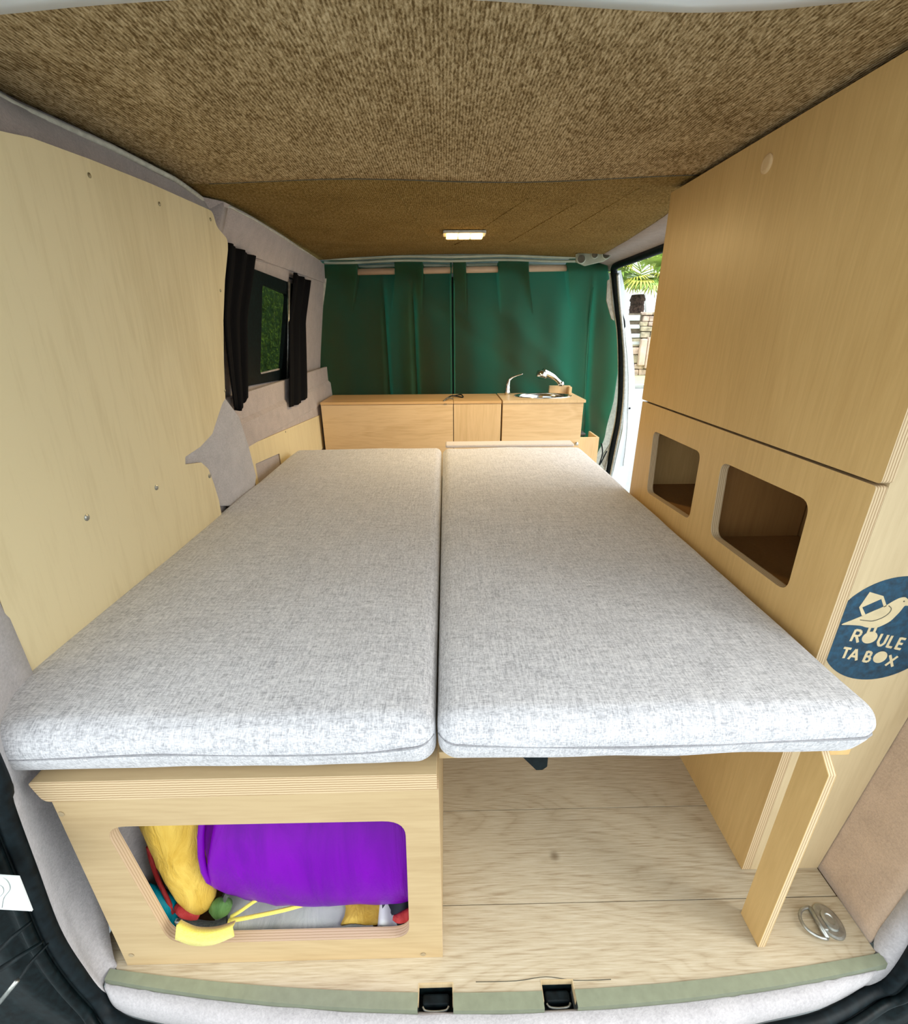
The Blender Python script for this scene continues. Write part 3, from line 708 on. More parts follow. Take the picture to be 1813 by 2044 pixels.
tb('door_seal_shoulder', smoothpath([P(a, b_, 'y', 2.40) for a, b_ in ((1233, 545), (1237, 600), (1243, 660), (1247, 720), (1246, 790), (1240, 845), (1232, 885), (1226, 915), (1218, 955))], 6), .011, M_steel, dr, n=8)
# painted inner edge seen beside the curtain top and foot
quadprism('pillar_edge', [(1213, 560), (1219, 556), (1226, 640), (1221, 636), (1211, 600)], 'y', 2.455, .01, M_piping, dr)
quadprism('pillar_body', [(1196, 545), (1234, 545), (1243, 640), (1246, 780), (1240, 860), (1226, 930), (1208, 1000), (1180, 1000), (1186, 860), (1200, 700)], 'y', 2.60, .03, M_piping, dr)
quadprism('pillar_foot', [(1206, 905), (1222, 880), (1214, 948), (1202, 925)], 'y', 2.46, .01, M_piping, dr)
# white outer pillar and open front door edge beyond the seal
wd = struct(None or quadprism('door_2', [(1231, 541), (1240, 539), (1247, 575), (1255, 625), (1262, 680), (1267, 740), (1268, 790), (1266, 850), (1261, 905), (1252, 960), (1235, 1010), (1205, 1010), (1225, 940), (1243, 860), (1250, 780), (1249, 700), (1241, 620)], 'y', 2.56, .06, M_white, None), 'white edge of the van body outside the open side door')
tb('body_crease', smoothpath([P(a, b_, 'y', 2.552) for a, b_ in ((1240, 600), (1249, 680), (1254, 740), (1254, 800), (1251, 870), (1244, 930))], 5), .0022, M_steel, wd, n=6)
quadprism('rubber_stop', [(1241, 618), (1248, 640), (1249, 652), (1244, 660), (1238, 640)], 'y', 2.545, .012, M_rubber, wd)
quadprism('striker_plate', [(1234, 814), (1243, 813), (1242, 826), (1232, 827)], 'y', 2.50, .03, M_steel, wd)
bm = bmesh.new(); lathe(bm, [(.006, 0), (.006, .004), (.003, .005)], P(1257, 815, 'y', 2.558), Vector((0, -1, 0)), 12); fin('drain_plug', bm, M_rubber, wd)
bm = bmesh.new(); lathe(bm, [(.008, 0), (.008, .01), (.004, .014)], P(1235, 832, 'y', 2.51), Vector((0, -1, 0)), 12); fin('striker_bolt', bm, M_chrome, wd)
# roller bracket at the top corner
br = thing('roller_bracket', 'metal bracket with round holes at the top corner of the side door', 'bracket')
quadprism('bracket_plate', [(1150, 507), (1164, 502), (1180, 500), (1218, 498), (1220, 512), (1205, 522), (1180, 528), (1168, 531), (1150, 523)], 'y', 2.22, .012, M_beam, br, bevel=.003)
for (a, b_, r_) in ((1160, 517, .025), (1210, 508, .024), (1187, 509, .019)):
    bm = bmesh.new(); lathe(bm, [(r_, 0), (r_, .006), (r_*.8, .008), (r_*.75, .002)], P(a, b_, 'y', 2.219), Vector((0, -1, 0)), 18); fin('bracket_boss', bm, M_beam, br, smooth=False)
    bm = bmesh.new(); lathe(bm, [(r_*.72, 0), (r_*.72, .003)], P(a, b_, 'y', 2.211), Vector((0, -1, 0)), 18); fin('bracket_hole', bm, M_beamdk, br)
quadprism('bracket_arm', [(1178, 497), (1192, 494), (1194, 504), (1180, 506)], 'y', 2.205, .01, M_beam, br)

# ================================================================ OUTDOORS
struct(bx('ground', (-14, -14, -.58), (40, 60, -.55), carpet('pale_pavement', (.27, .30, .31), 8, .1, .2), bevel=0), 'pale asphalt outside the van')
struct(bx('verge', (4.2, 13.6, -.55), (30, 16.1, -.44), carpet('dry_grass', (.42, .45, .20), 6, .3, .5), bevel=.02), 'grassy verge at the foot of the stone wall')
struct(bx('kerb', (4.0, 13.2, -.55), (30, 13.6, -.45), plain('kerb_stone', (.42, .44, .40), .8, 0, .1, 6), bevel=.02), 'grey kerb along the verge')
YD = 16.0
M_stone = [plain('stone_a', (.42, .36, .25), .9, 0, .25, 6), plain('stone_b', (.34, .30, .21), .9, 0, .25, 6), plain('stone_c', (.55, .42, .34), .9, 0, .2, 6)]
sw = thing('stone_wall', 'rough brown stone gate pillar and wall beside the road', 'wall')
a = P(1272, 622, 'y', YD); b_ = P(1312, 745, 'y', YD)
x0, x1, z1, z0 = P(1274, 700, 'y', YD).x, P(1330, 700, 'y', YD).x, a.z, -.45
bx('mortar_core', (x0-.6, YD+.04, z0), (x1+1.2, YD+.4, z1-.05), plain('mortar', (.16, .13, .09), .95, 0, .2, 8), sw, bevel=0)
random.seed(11); z = z0; row = 0
while z < z1-.05:
    h = random.uniform(.13, .20) if z > .9 else random.uniform(.16, .30); x = x0-(0 if z > .75 else .55) - random.uniform(0, .1)
    while x < x1:
        L_ = random.uniform(.18, .42); dpt = random.uniform(0, .06)
        bm = bmesh.new(); vv = box(bm, (x+.012, YD-.02-dpt, z+.012), (x+L_-.012, YD+.12, min(z+h, z1)-.012))
        for v in bm.verts: v.co += Vector((random.uniform(-.015, .015), random.uniform(-.015, .01), random.uniform(-.012, .012)))
        fin('stone', bm, random.choice(M_stone), sw, bevel=.015, seg=1); x += L_
    z += h; row += 1
for k, (px_, dx, zz0, zz1) in enumerate(((1281, .22, -.1, .75), (1297, .30, -.2, .8))):
    q = P(px_, 710, 'y', YD-.12); bx('post_stone', (q.x-dx/2, YD-.22, zz0), (q.x+dx/2, YD-.06, zz1), plain('pink_stone', (.60, .45, .36), .85, 0, .1, 4), sw, bevel=.03)
fe = thing('slat_fence', 'grey horizontal slat fence between the van edge and stone pillar', 'fence')
for k, (ya, yb) in enumerate(((629, 640), (648, 656), (666, 674), (682, 688), (695, 701))):
    p, q = P(1249, ya, 'y', YD-.02), P(1277, yb, 'y', YD-.02)
    bx('slat', (p.x-1.2, YD-.04, q.z), (q.x, YD, p.z), plain('grey_slat', (.50, .54, .52), .6, 0, .05, 4), fe, bevel=.008)
bx('fence_post', (P(1249, 700, 'y', YD).x-.9, YD+.0, -.45), (P(1249, 700, 'y', YD).x-.8, YD+.08, P(1249, 629, 'y', YD).z), M_steel, fe)
hg = bx('hedge_backing', (P(1240, 700, 'y', YD).x-2, YD+.50, -.45), (P(1268, 700, 'y', YD).x-.1, YD+.65, P(1249, 634, 'y', YD).z), carpet('olive_hedge', (.13, .14, .06), 9, .5, 1), None, bevel=.02)
hg.name = 'hedge'; tag(hg, 'dark olive hedge seen between the fence slats', 'hedge')
bl = thing('building', 'plain white rendered building behind the palm', 'building')
pa = P(1235, 500, 'y', 26).x; bx('house_wall', (pa-2, 26, -.5), (pa+18, 26.3, 5.0), plain('white_render', (.86, .87, .88), .8, 0, .02, 1), bl, bevel=0)
tb('downpipe', [P(1290, 585, 'y', 25.95), P(1289, 640, 'y', 25.95)], .035, M_steel, bl, n=8)
# palm
palm = thing('palm_tree', 'fan palm with a shaggy brown trunk behind the stone wall', 'tree')
YT = 17.6; tt = P(1274, 588, 'y', YT); tbm = P(1263, 700, 'y', YT)
bm = bmesh.new(); pts = []; rr = []
for i in range(40):
    t = i/39; pts.append(tbm*(1-t)+tt*t if t > .0 else tbm); rr.append((.30-.06*t)*(1+.16*random.uniform(-1, 1)))
pts = [Vector((p.x, p.y, p.z-.0)) for p in pts]; pts[0].z = -.45
tube(bm, pts, rr, 14); fin('palm_trunk', bm, plain('palm_bark', (.075, .045, .035), .95, 0, .4, 12), palm)
M_fr = [plain('frond_green', (.22, .36, .07), .5, 0, .2, 3), plain('frond_yellow', (.55, .56, .10), .5, 0, .2, 3), plain('frond_lime', (.38, .50, .12), .5, 0, .2, 3)]
def frondmesh(seed):
    random.seed(seed); bm = bmesh.new(); n = 26
    tube(bm, [(0, 0, 0), (.45, 0, .05), (.8, 0, .03)], [.02, .015, .01], 5)
    for k in range(n):
        a_ = radians(-150+300*k/(n-1)); L_ = .80*(1-.25*abs(k/(n-1)-.5)*2)*random.uniform(.9, 1.05); d = Vector((cos(a_), sin(a_), 0)); s_ = Vector((-sin(a_), cos(a_), 0))*.036
        c0 = Vector((.8, 0, .03)); m1 = c0+d*L_*.55+Vector((0, 0, .02)); e1 = c0+d*L_+Vector((0, 0, -.14-.1*random.random()))
        v = [bm.verts.new(p) for p in (c0+s_*.3, c0-s_*.3, m1-s_, m1+s_, e1)]
        bm.faces.new([v[0], v[1], v[2], v[3]]); bm.faces.new([v[3], v[2], v[4]])
    me = bpy.data.meshes.new('frond'); bm.to_mesh(me); bm.free(); return me
fms = [frondmesh(s_) for s_ in range(6)]
for me, mt_ in zip(fms, M_fr*2): me.materials.append(mt_)
random.seed(5)
for k in range(46):
    o = bpy.data.objects.new('frond', fms[k % 6]); C.objects.link(o); o.parent = palm
    el = random.uniform(-.35, 1.2); az = k*2.399
    o.location = tt+Vector((0, 0, .55+.5*(el > 0)*el)); o.rotation_euler = (random.uniform(-.3, .3), -el, az); s_ = random.uniform(.85, 1.25); o.scale = (s_, s_, s_)
# hedge outside the left window
M_leaf = plain('hedge_leaf', (.17, .22, .04), .6, 0, .4, 5)
hd = thing('hedge', 'green leafy hedge outside the small side window', 'hedge')
bx('hedge_core', (-5.6, .5, -.55), (-4.9, 24, 4.4), carpet('hedge_inside', (.04, .09, .02), 6, .5, 1), hd, bevel=.05)
bm = bmesh.new(); random.seed(8)
for k in range(14000):
    c0 = Vector((-4.86+random.uniform(-.1, .12), random.uniform(2.6, 16), random.uniform(-.5, 2.6))); a_ = random.uniform(0, 6.28); r_ = random.uniform(.025, .06)
    d = Vector((random.uniform(-.5, .5), cos(a_), sin(a_)))*r_; s_ = Vector((random.uniform(-.5, .5), -sin(a_), cos(a_)))*r_*.5
    bm.faces.new([bm.verts.new(p) for p in (c0-d, c0+s_, c0+d, c0-s_)])
tag(fin('foliage', bm, M_leaf, hd), kind='stuff')

# ================================================================ TALL CABINET (right)
XC, YC0, YC1 = .640, .0793, .940
cab = thing('tall_cabinet', 'tall plywood cabinet with two open cubbyholes right of the bed', 'cabinet')
bm = bmesh.new(); prism(bm, roundpoly([(YC0-.008, .8815, .006), (YC1, .8815, .006), (YC1, 1.4385, 0), (YC0-.008, 1.4385, 0)], .001, 4), [], MX(XC-.003), .018, 1)
door = fin('door', bm, [M_cab, E_x], cab, bevel=.0012, seg=1)
for a, b_ in ((1532, 327),):
    p = P(a, b_, 'x', XC-.003); bm = bmesh.new(); lathe(bm, [(.0165, 0), (.0165, .002), (.014, .0035), (.011, .0042)], p, Vector((-1, 0, 0)), 28); fin('round_plug', bm, M_kitv, door)
hole1 = roundpoly([(.828, .803), (.552, .806), (.546, .628), (.812, .612)], .022, 5)
hole2 = roundpoly([(.461, .808), (.186, .812), (.180, .634), (.446, .630)], .026, 5)
bm = bmesh.new(); prism(bm, roundpoly([(YC0, -.0, .001), (YC1, -.0, .001), (YC1, .8755, .004), (YC0, .8755, .006)], .001, 4), [hole1, hole2], MX(XC), .018, 1)
fin('front_panel', bm, [M_cab, E_x], cab)
bm = bmesh.new(); prism(bm, [(.6585, 0), (.8060, 0), (.850, .43), (.868, .66), (.875, 1.0), (.875, 1.438), (.6585, 1.438)], [], MY(YC0), .015); fin('end_panel', bm, M_cabend, cab)
bx('far_end_panel', (XC+.018, YC1-.015, 0), (.925, YC1, 1.438), M_cab, cab)
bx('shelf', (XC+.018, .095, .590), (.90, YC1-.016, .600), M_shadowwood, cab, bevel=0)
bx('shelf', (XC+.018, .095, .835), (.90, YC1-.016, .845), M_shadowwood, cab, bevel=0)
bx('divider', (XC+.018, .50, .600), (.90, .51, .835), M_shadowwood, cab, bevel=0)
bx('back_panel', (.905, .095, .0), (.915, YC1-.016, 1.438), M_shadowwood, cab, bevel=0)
# screw of the end panel
p = P(1808, 838, 'y', YC0); bm = bmesh.new(); lathe(bm, [(.005, 0), (.005, .001), (.002, .002)], p, Vector((0, -1, 0)), 12); fin('screw', bm, M_steel, cab)
# printed round logo
LY = YC0-.0004
disc = [(x, z) for x, z in circ(.7435, .6205, .1035, 72)]
disc = [(max(x, .6592), z) for x, z in disc]
bm = bmesh.new(); prism(bm, disc, [], MY(LY), .0003); logo = fin('logo', bm, M_blue, cab)
tag(logo, 'round blue logo with a bird, reading ROULE TA BOX')
def decal(name, loop, holes=(), mat=M_cream, dy=.0004):
    bm = bmesh.new(); prism(bm, loop, holes, MY(LY-dy), .0003); return fin(name, bm, mat, logo)
body = smoothpath([(v[0], 0, v[1]) for v in ((.662, .634), (.676, .642), (.689, .649), (.706, .659), (.723, .669), (.735, .679), (.743, .684), (.751, .685), (.757, .681), (.763, .677), (.770, .673), (.762, .669), (.756, .6685), (.753, .660), (.749, .651), (.742, .639), (.732, .631), (.722, .6265), (.706, .6275), (.695, .631), (.676, .633))], 4, True)
decal('logo_bird', [(p.x, p.z) for p in body])
tb('logo_wing_line', smoothpath([(.690, LY-.0006, .643), (.702, LY-.0006, .641), (.713, LY-.0006, .6405), (.727, LY-.0006, .647), (.7345, LY-.0006, .656), (.735, LY-.0006, .664), (.729, LY-.0006, .6695)], 5), .0007, M_beamdk, logo, n=6)
decal('logo_eye', circ(.7515, .6775, .0014, 12), mat=M_beamdk, dy=.0007)
decal('logo_house', [(.681, .667), (.689, .696), (.714, .688), (.726, .669), (.722, .6665), (.7125, .6825), (.6862, .667), (.6958, .6535), (.6915, .6495)])
for xx in (.7125, .7225):
    decal('logo_leg', [(xx-.0022, .629), (xx+.0022, .629), (xx+.0018, .6165), (xx-.0026, .6165)], dy=.0005)
decal('logo_disc', circ(.7185, .6068, .0128, 28, .0120)); decal('logo_disc', circ(.7505, .5655, .0118, 28, .0122))
decal('logo_leg', [(.7105, .6185), (.7245, .6175), (.7240, .6140), (.7110, .6145)], dy=.00055)
def stroke(a, b_, w_=.0019):
    a = Vector(a); b_ = Vector(b_); d = (b_-a).normalized(); n_ = Vector((-d.y, d.x))*w_
    return [tuple(a+n_), tuple(a-n_), tuple(b_-n_), tuple(b_+n_)]
def letter(ch, o, ux, uy, w_=.0022):
    ox = Vector(o); ux = Vector(ux); uy = Vector(uy); T = lambda u, v: tuple(ox+ux*u+uy*v)
    S_ = {'R': [((0, 0), (0, 1)), ((0, .97), (.55, .97)), ((.55, .97), (.72, .75)), ((.72, .75), (.55, .50)), ((.55, .50), (0, .50)), ((.35, .5), (.8, 0))],
          'U': [((0, 1), (0, .25)), ((0, .28), (.28, .03)), ((.25, .03), (.6, .05)), ((.55, .03), (.85, .28)), ((.85, .25), (.85, 1))],
          'L': [((0, 1), (0, 0)), ((0, .06), (.7, .06))], 'E': [((0, 0), (0, 1)), ((0, .06), (.75, .06)), ((0, .5), (.65, .5)), ((0, .94), (.75, .94))],
          'T': [((0, .94), (.9, .94)), ((.45, .95), (.45, 0))], 'A': [((0, 0), (.45, 1)), ((.45, 1), (.92, 0)), ((.2, .33), (.72, .33))],
          'B': [((0, 0), (0, 1)), ((0, .96), (.5, .94)), ((.5, .95), (.62, .75)), ((.62, .75), (.48, .53)), ((0, .52), (.52, .53)), ((.52, .53), (.74, .28)), ((.74, .28), (.52, .04)), ((.55, .05), (0, .04))],
          'X': [((0, 1), (.85, 0)), ((.9, 1), (0, 0))]}[ch]
    bm = bmesh.new()
    for k, (a, b_) in enumerate(S_): prism(bm, stroke(T(*a), T(*b_), w_), [], MY(LY-.0004-.00001*k), .0003)
    fin('logo_letter', bm, M_cream, logo)
UY = (.002, .0235)
letter('R', (.688, .600), (.0165, -.0035), UY); letter('U', (.7355, .5905), (.0135, -.0030), UY); letter('L', (.7545, .5862), (.0130, -.0030), UY); letter('E', (.7705, .5823), (.0130, -.0030), UY)
UY2 = (.001, .0220)
letter('T', (.6800, .5660), (.0150, -.0030), UY2); letter('A', (.6955, .5625), (.0165, -.0033), UY2); letter('B', (.7235, .5568), (.0140, -.0030), UY2); letter('X', (.7655, .5475), (.0160, -.0032), UY2)

# ---- support post of the bed
post = thing('support_post', 'upright plywood board standing on the floor under the right mattress', 'post')
bm = bmesh.new(); prism(bm, [(-.0549, .0), (.0005, .0), (.0005, .4795), (-.030, .4795), (-.0549, .454)], [], MX(.5894), .013, 1); fin('post_board', bm, [M_cab, E_x], post, bevel=.0008, seg=1)
bx('post_cleat', (.6028, -.030, .4665), (.638, .029, .4795), M_cab, post)

# ================================================================ BED
def mattress(x0, x1, y0, y1, z0, z1, label, seed, rl=.03, rr_=.03):
    t = thing('mattress', label, 'mattress', group='two grey mattresses side by side')
    nx, ny, nz_ = 44, 76, 12; r = .030
    bm = bmesh.new(); bmesh.ops.create_cube(bm, size=1)
    bm.free(); bm = bmesh.new()
    def coordl(a, b_, n, r):
        # finer near both ends
        L_ = [a+r*k/5 for k in range(5)] + [a+r+(b_-a-2*r)*k/(n-10) for k in range(n-9)] + [b_-r+r*(k+1)/5 for k in range(5)]
        return L_
    X = coordl(x0, x1, nx, r); Y = coordl(y0, y1, ny, r); Z = coordl(z0, z1, 14, r)
    vd = {}
    def V(i, j, k):
        key = (i, j, k)
        if key in vd: return vd[key]
        p = Vector((X[i], Y[j], Z[k]))
        q = Vector((min(max(p.x, x0+r), x1-r), min(max(p.y, y0+r), y1-r), min(max(p.z, z0+r*.7), z1-r)))
        d = p-q
        if d.length > 1e-9:
            rr = r if d.z >= 0 else r*.7+ (r*.3)*(1-min(1, abs(d.z)/r))
            p = q+d.normalized()*min(rr, max(abs(d.x), abs(d.y), abs(d.z)))
        # bulging sides, soft top
        fx = min(1, max(0, (min(p.x-x0, x1-p.x)) / .20)); fy = min(1, max(0, (min(p.y-y0, y1-p.y))/.22))
        if k == len(Z)-1 or p.z > z1-r*.6: p.z += .010*(1-(1-fx)**2)*(1-(1-fy)**2) + .0035*noise.noise(Vector((p.x*5+seed, p.y*5, 0))) + .0012*noise.noise(Vector((p.x*22+seed, p.y*9, 0)))
        if p.y < y0+.05: p.y -= .006*sin(pi*min(1, max(0, (p.z-z0)/(z1-z0)))) + .0022*noise.noise(Vector((p.x*10+seed, p.z*18, 0)))
        if p.z < z0+.02: p.z += .002*noise.noise(Vector((p.x*7+seed, p.y*9, 0)))
        # groove at the seam
        zs = seamz(p.x)
        if p.y < y0+r and p.z < zs: p.y += .017*min(1, (zs-p.z)/.045)
        if p.y < y0+r: p.y += .0035*math.exp(-((p.z-zs)/.005)**2)
        vd[key] = bm.verts.new(p); return vd[key]
    xm = (x0+x1)/2
    def seamz(x):
        e = min(x-x0, x1-x); return z0+(.059 if seed == 1 else .055)+.010*math.exp(-max(0, e)/.05) + .003*sin(x*14+seed)
    a, b_, c = len(X)-1, len(Y)-1, len(Z)-1
    for i in range(a):
        for j in range(b_): bm.faces.new([V(i, j, c), V(i+1, j, c), V(i+1, j+1, c), V(i, j+1, c)]); bm.faces.new([V(i, j, 0), V(i, j+1, 0), V(i+1, j+1, 0), V(i+1, j, 0)])
    for i in range(a):
        for k in range(c): bm.faces.new([V(i, 0, k), V(i+1, 0, k), V(i+1, 0, k+1), V(i, 0, k+1)]); bm.faces.new([V(i, b_, k), V(i, b_, k+1), V(i+1, b_, k+1), V(i+1, b_, k)])
    for j in range(b_):
        for k in range(c): bm.faces.new([V(0, j, k), V(0, j, k+1), V(0, j+1, k+1), V(0, j+1, k)]); bm.faces.new([V(a, j, k), V(a, j+1, k), V(a, j+1, k+1), V(a, j, k+1)])
    o = fin('mattress_cover', bm, M_mat, t, smooth=True)
    # stitched seam round the front
    pts = []
    for i in range(60):
        u = i/59; x = x0+.002+(x1-x0-.004)*u
        e = min(x-x0, x1-x); yy = y0 + (r-math.sqrt(max(0, r*r-(r-min(e, r))**2))) - .0035
        pts.append((x, yy, seamz(x)))
    tb('seam_piping', pts, .0017, M_seam, t, n=6); return t
M_seam = fabric('seam_thread', (.20, .20, .215), (.34, .34, .35), st=.3)
mL = mattress(-.686, -.0115, -.066, 1.542, .4785, .585, 'left grey woven mattress, over the storage bench', 1)
mR = mattress(-.0085, .6340, -.062, 1.542, .4805, .585, 'right grey woven mattress, over the open floor, along the tall cabinet', 7)
bm = bmesh.new(); box(bm, (.005, 1.525, .584), (.600, 1.600, .600)); fin('border_band', bm, fabric('band_cloth', (.50, .45, .42), (.62, .57, .53), st=.3), mR, bevel=.007, seg=3)
pl = thing('bed_board', 'plywood bed board under the right mattress', 'board')
bx('board_sheet', (-.008, .030, .4665), (.636, 1.53, .4800), M_bench, pl)
bx('board_sheet', (-.008, -.022, .4665), (.110, .029, .4800), M_bench, pl)
bm = bmesh.new(); prism(bm, [(.115, .4660), (.168, .4660), (.168, .430), (.160, .422), (.150, .422)], [], MY(-.010), .012); lb = fin('folding_leg_bracket', bm, M_blackpl, pl, bevel=.001)

# ---- storage bench
M_plug = plain('plug_wood', (.34, .26, .15), .6)
bn = thing('storage_bench', 'pale plywood storage bench with a large opening, under the left mattress', 'bench')
bm = bmesh.new(); prism(bm, roundpoly([(-.614, .478, .010), (-.602, .436, .012), (-.0105, .4455, .001), (-.0105, .478, .001)], .001, 5), [], MY(-.058), 1.50)
for f in bm.faces:
    pass
top = fin('bench_top', bm, [M_bench, E_z], bn, bevel=.0008, seg=1)
for p in top.data.polygons:
    if abs(p.normal.y) > .9: p.material_index = 1
fx0, fx1 = -.5905, -.0085
hb = P(354, 1884, 'y', -.0575), P(818, 1872, 'y', -.0575)
hole = roundpoly([(-.531, .378), (-.062, .377), (hb[1].x, hb[1].z), (hb[0].x-.012, hb[0].z)], .036, 7)
bm = bmesh.new(); prism(bm, [(fx0, .436), (fx1, .4452), (fx1, .0005), (fx0-.003, .0005)], [hole], MY(-.0575), .018, 1); fin('front_panel', bm, [M_bench, plyedge('ply_edge_hole', 'y', (.66, .50, .32), (.50, .35, .20))], bn)
for a, b_ in ((122, 1625), (262, 1907), (845, 1905), (857, 1529)):
    p = P(a, b_, 'y', -.058)
    if b_ > 1600: bm = bmesh.new(); lathe(bm, [(.0048, 0), (.0048, .0004), (.001, .0006)], p, Vector((0, -1, 0)), 14); fin('screw_plug', bm, M_plug, bn)
bx('side_panel', (-.0275, -.039, .0005), (-.0090, 1.44, .4445), M_bench, bn)
bx('bench_batten', (-.60, -.035, .0005), (-.575, .30, .11), M_cab, bn)
bx('bench_bottom', (-.60, -.038, .0005), (-.029, 1.44, .010), M_cab, bn, bevel=0)
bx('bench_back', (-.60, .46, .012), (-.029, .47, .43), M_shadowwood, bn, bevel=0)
# pale carpet of the wheel arch seen inside
bm = bmesh.new(); gridsurf(bm, [[(-.612+.05*k_+.02*sin(t*1.4), y, .02+.36*t) for k_, y in ((0, -.036), (.6, .0), (1.0, .04), (1.5, .10), (1.6, .44))] for t in (0, .2, .4, .6, .8, 1.)])
o = struct(fin('trim_15', bm, M_pale, smooth=True), 'carpeted wheel arch inside the storage bench')

# ---- things inside the bench
def bag(name, mat, stations, parent, n=28, wr=.05, seed=0, sy=1.0):
    "a stuffed sack: rings along a bent axis; stations = (centre, ry, rz) with rings in the plane across x"
    bm = bmesh.new(); rings = []
    cs = smoothpath([s_[0] for s_ in stations], 6); ra = smoothpath([(s_[1], s_[2], 0) for s_ in stations], 6)
    for i, (c, r_) in enumerate(zip(cs, ra)):
        t = (cs[min(i+1, len(cs)-1)]-cs[max(i-1, 0)]).normalized(); u_ = t.cross(Vector((0, 0, 1))) if abs(t.z) < .8 else t.cross(Vector((1, 0, 0)));
        u_.normalize(); v_ = u_.cross(t)
        ring = []
        for j in range(n):
            a_ = 2*pi*j/n; d = u_*cos(a_)*r_.x+v_*sin(a_)*r_.y
            k_ = 1+wr*noise.noise(Vector((c.x*14+seed, c.z*14+cos(a_)*2.2, sin(a_)*2.2)))+wr*.5*noise.noise(Vector((c.x*50, c.z*50+cos(a_)*3, sin(a_)*3+seed)))
            ring.append(bm.verts.new(c+d*k_))
        rings.append(ring)
    for A, B in zip(rings, rings[1:]):
        for j in range(n): bm.faces.new([A[j], A[(j+1) % n], B[(j+1) % n], B[j]])
    bm.faces.new(rings[0][::-1]); bm.faces.new(rings[-1]); return fin(name, bm, mat, parent, smooth=True)
V3 = Vector
ps = thing('stuff_sack', 'large purple nylon sleeping bag sack lying in the bench opening', 'sack')
bag('sack_body', M_purple, [((V3((-.446, .100, .205))), .05, .06), (V3((-.444, .100, .205)), .100, .115), (V3((-.425, .102, .201)), .124, .140), (V3((-.35, .104, .186)), .138, .160), (V3((-.22, .104, .176)), .142, .164), (V3((-.12, .104, .175)), .142, .164), (V3((-.065, .104, .175)), .138, .160), (V3((-.045, .104, .175)), .12, .14), (V3((-.040, .104, .175)), .05, .06)], ps, 48, .035, 2)
bm = bmesh.new(); tube(bm, [(-.430, .102+.120*cos(a_), .202+.134*sin(a_)) for a_ in [2*pi*i/24 for i in range(24)]], .006, 8, closed=True); fin('drawstring_hem', bm, M_purple, ps, smooth=True)
ys_ = thing('stuff_sack', 'mustard yellow sack with red seams left of the purple one', 'sack')
bag('sack_body', M_yellow, [(V3((-.500, .060, .40)), .04, .04), (V3((-.499, .055, .375)), .050, .050), (V3((-.495, .045, .31)), .055, .056), (V3((-.488, .030, .24)), .050, .053), (V3((-.478, .012, .17)), .040, .044), (V3((-.470, .0, .115)), .030, .036), (V3((-.466, -.006, .085)), .020, .026), (V3((-.464, -.008, .072)), .008, .010)], ys_, 30, .10, 5)
tb('red_seam', smoothpath([P(296, 1690, 'y', .0), P(303, 1720, 'y', -.002), P(316, 1757, 'y', -.006), P(333, 1792, 'y', -.014), P(346, 1822, 'y', -.022)], 6), .0038, M_red, ys_)
bag('red_gather', M_red, [(V3((-.502, -.014, .098)), .008, .006), (V3((-.490, -.020, .096)), .012, .010), (V3((-.475, -.022, .088)), .011, .010), (V3((-.463, -.022, .078)), .006, .005)], ys_, 14, .3, 3)
ds = thing('strap', 'dark webbing strap with a white buckle below the yellow sack', 'strap')
tb('webbing', smoothpath([(-.498, -.022, .078), (-.480, -.028, .068), (-.455, -.030, .060), (-.430, -.030, .060), (-.412, -.024, .066)], 6), .009, M_darkstrap, ds, flat=.45)
bx('buckle', (-.505, -.032, .062), (-.490, -.024, .078), M_whitepl, ds, bevel=.002)
tb('webbing_tail', smoothpath([(-.408, -.008, .118), (-.415, -.012, .106), (-.424, -.014, .090)], 5), .006, M_darkstrap, ds, flat=.4)
gm = thing('folded_mat', 'grey fabric mat with yellow piping under the purple sack', 'mat')
bm = bmesh.new(); rows = []
for j in range(7):
    v = j/6; rows.append([(-.44+.30*i/14, -.034+.10*v, .050+.030*v*(1-.5*i/14)+.004*sin(i*.9)+.004*noise.noise(V3((i, j, 0)))) for i in range(15)])
gridsurf(bm, rows); o = fin('mat_cloth', bm, M_greycloth, gm, smooth=True); solid(o, .02, -1)
tb('yellow_piping', smoothpath([(-.405, -.026, .072), (-.392, -.030, .078), (-.345, -.024, .080), (-.30, -.016, .080), (-.26, -.006, .080)], 6), .0035, M_strap, gm)
tb('yellow_piping', smoothpath([(-.403, -.024, .076), (-.385, -.020, .086), (-.36, -.008, .094), (-.33, .004, .098)], 6), .0032, M_strap, gm)
tb('yellow_piping', smoothpath([(-.405, -.026, .072), (-.407, -.034, .062), (-.400, -.036, .056)], 6), .0032, M_strap, gm)
bm = bmesh.new(); rows = []
for j in range(7):
    v = j/6; rows.append([(-.200+.075*i/8+.006*sin(j), -.030+.07*v, .056+.010*v+.004*sin(i*.8)) for i in range(9)])
gridsurf(bm, rows); o = fin('yellow_pocket', bm, M_yellow, gm, smooth=True); solid(o, .006, -1)
tc_ = thing('cloth', 'teal cloth tucked in the left corner of the bench opening', 'cloth')
bag('teal_fold', M_teal, [(V3((-.556, -.008, .140)), .008, .010), (V3((-.548, -.010, .118)), .016, .022), (V3((-.535, -.012, .092)), .022, .030), (V3((-.520, -.014, .066)), .022, .026), (V3((-.505, -.014, .050)), .014, .014), (V3((-.498, -.014, .045)), .005, .006)], tc_, 20, .2, 4)
gc = thing('cloth', 'small green cloth beneath the gathered end of the yellow sack', 'cloth')
bag('green_fold', M_greencloth, [(V3((-.443, -.012, .080)), .008, .010), (V3((-.430, -.014, .084)), .014, .018), (V3((-.417, -.014, .092)), .013, .018), (V3((-.406, -.012, .098)), .006, .008)], gc, 16, .25, 9)
sc_ = thing('carry_strap', 'bright yellow strap looped over the lip of the bench opening', 'strap')
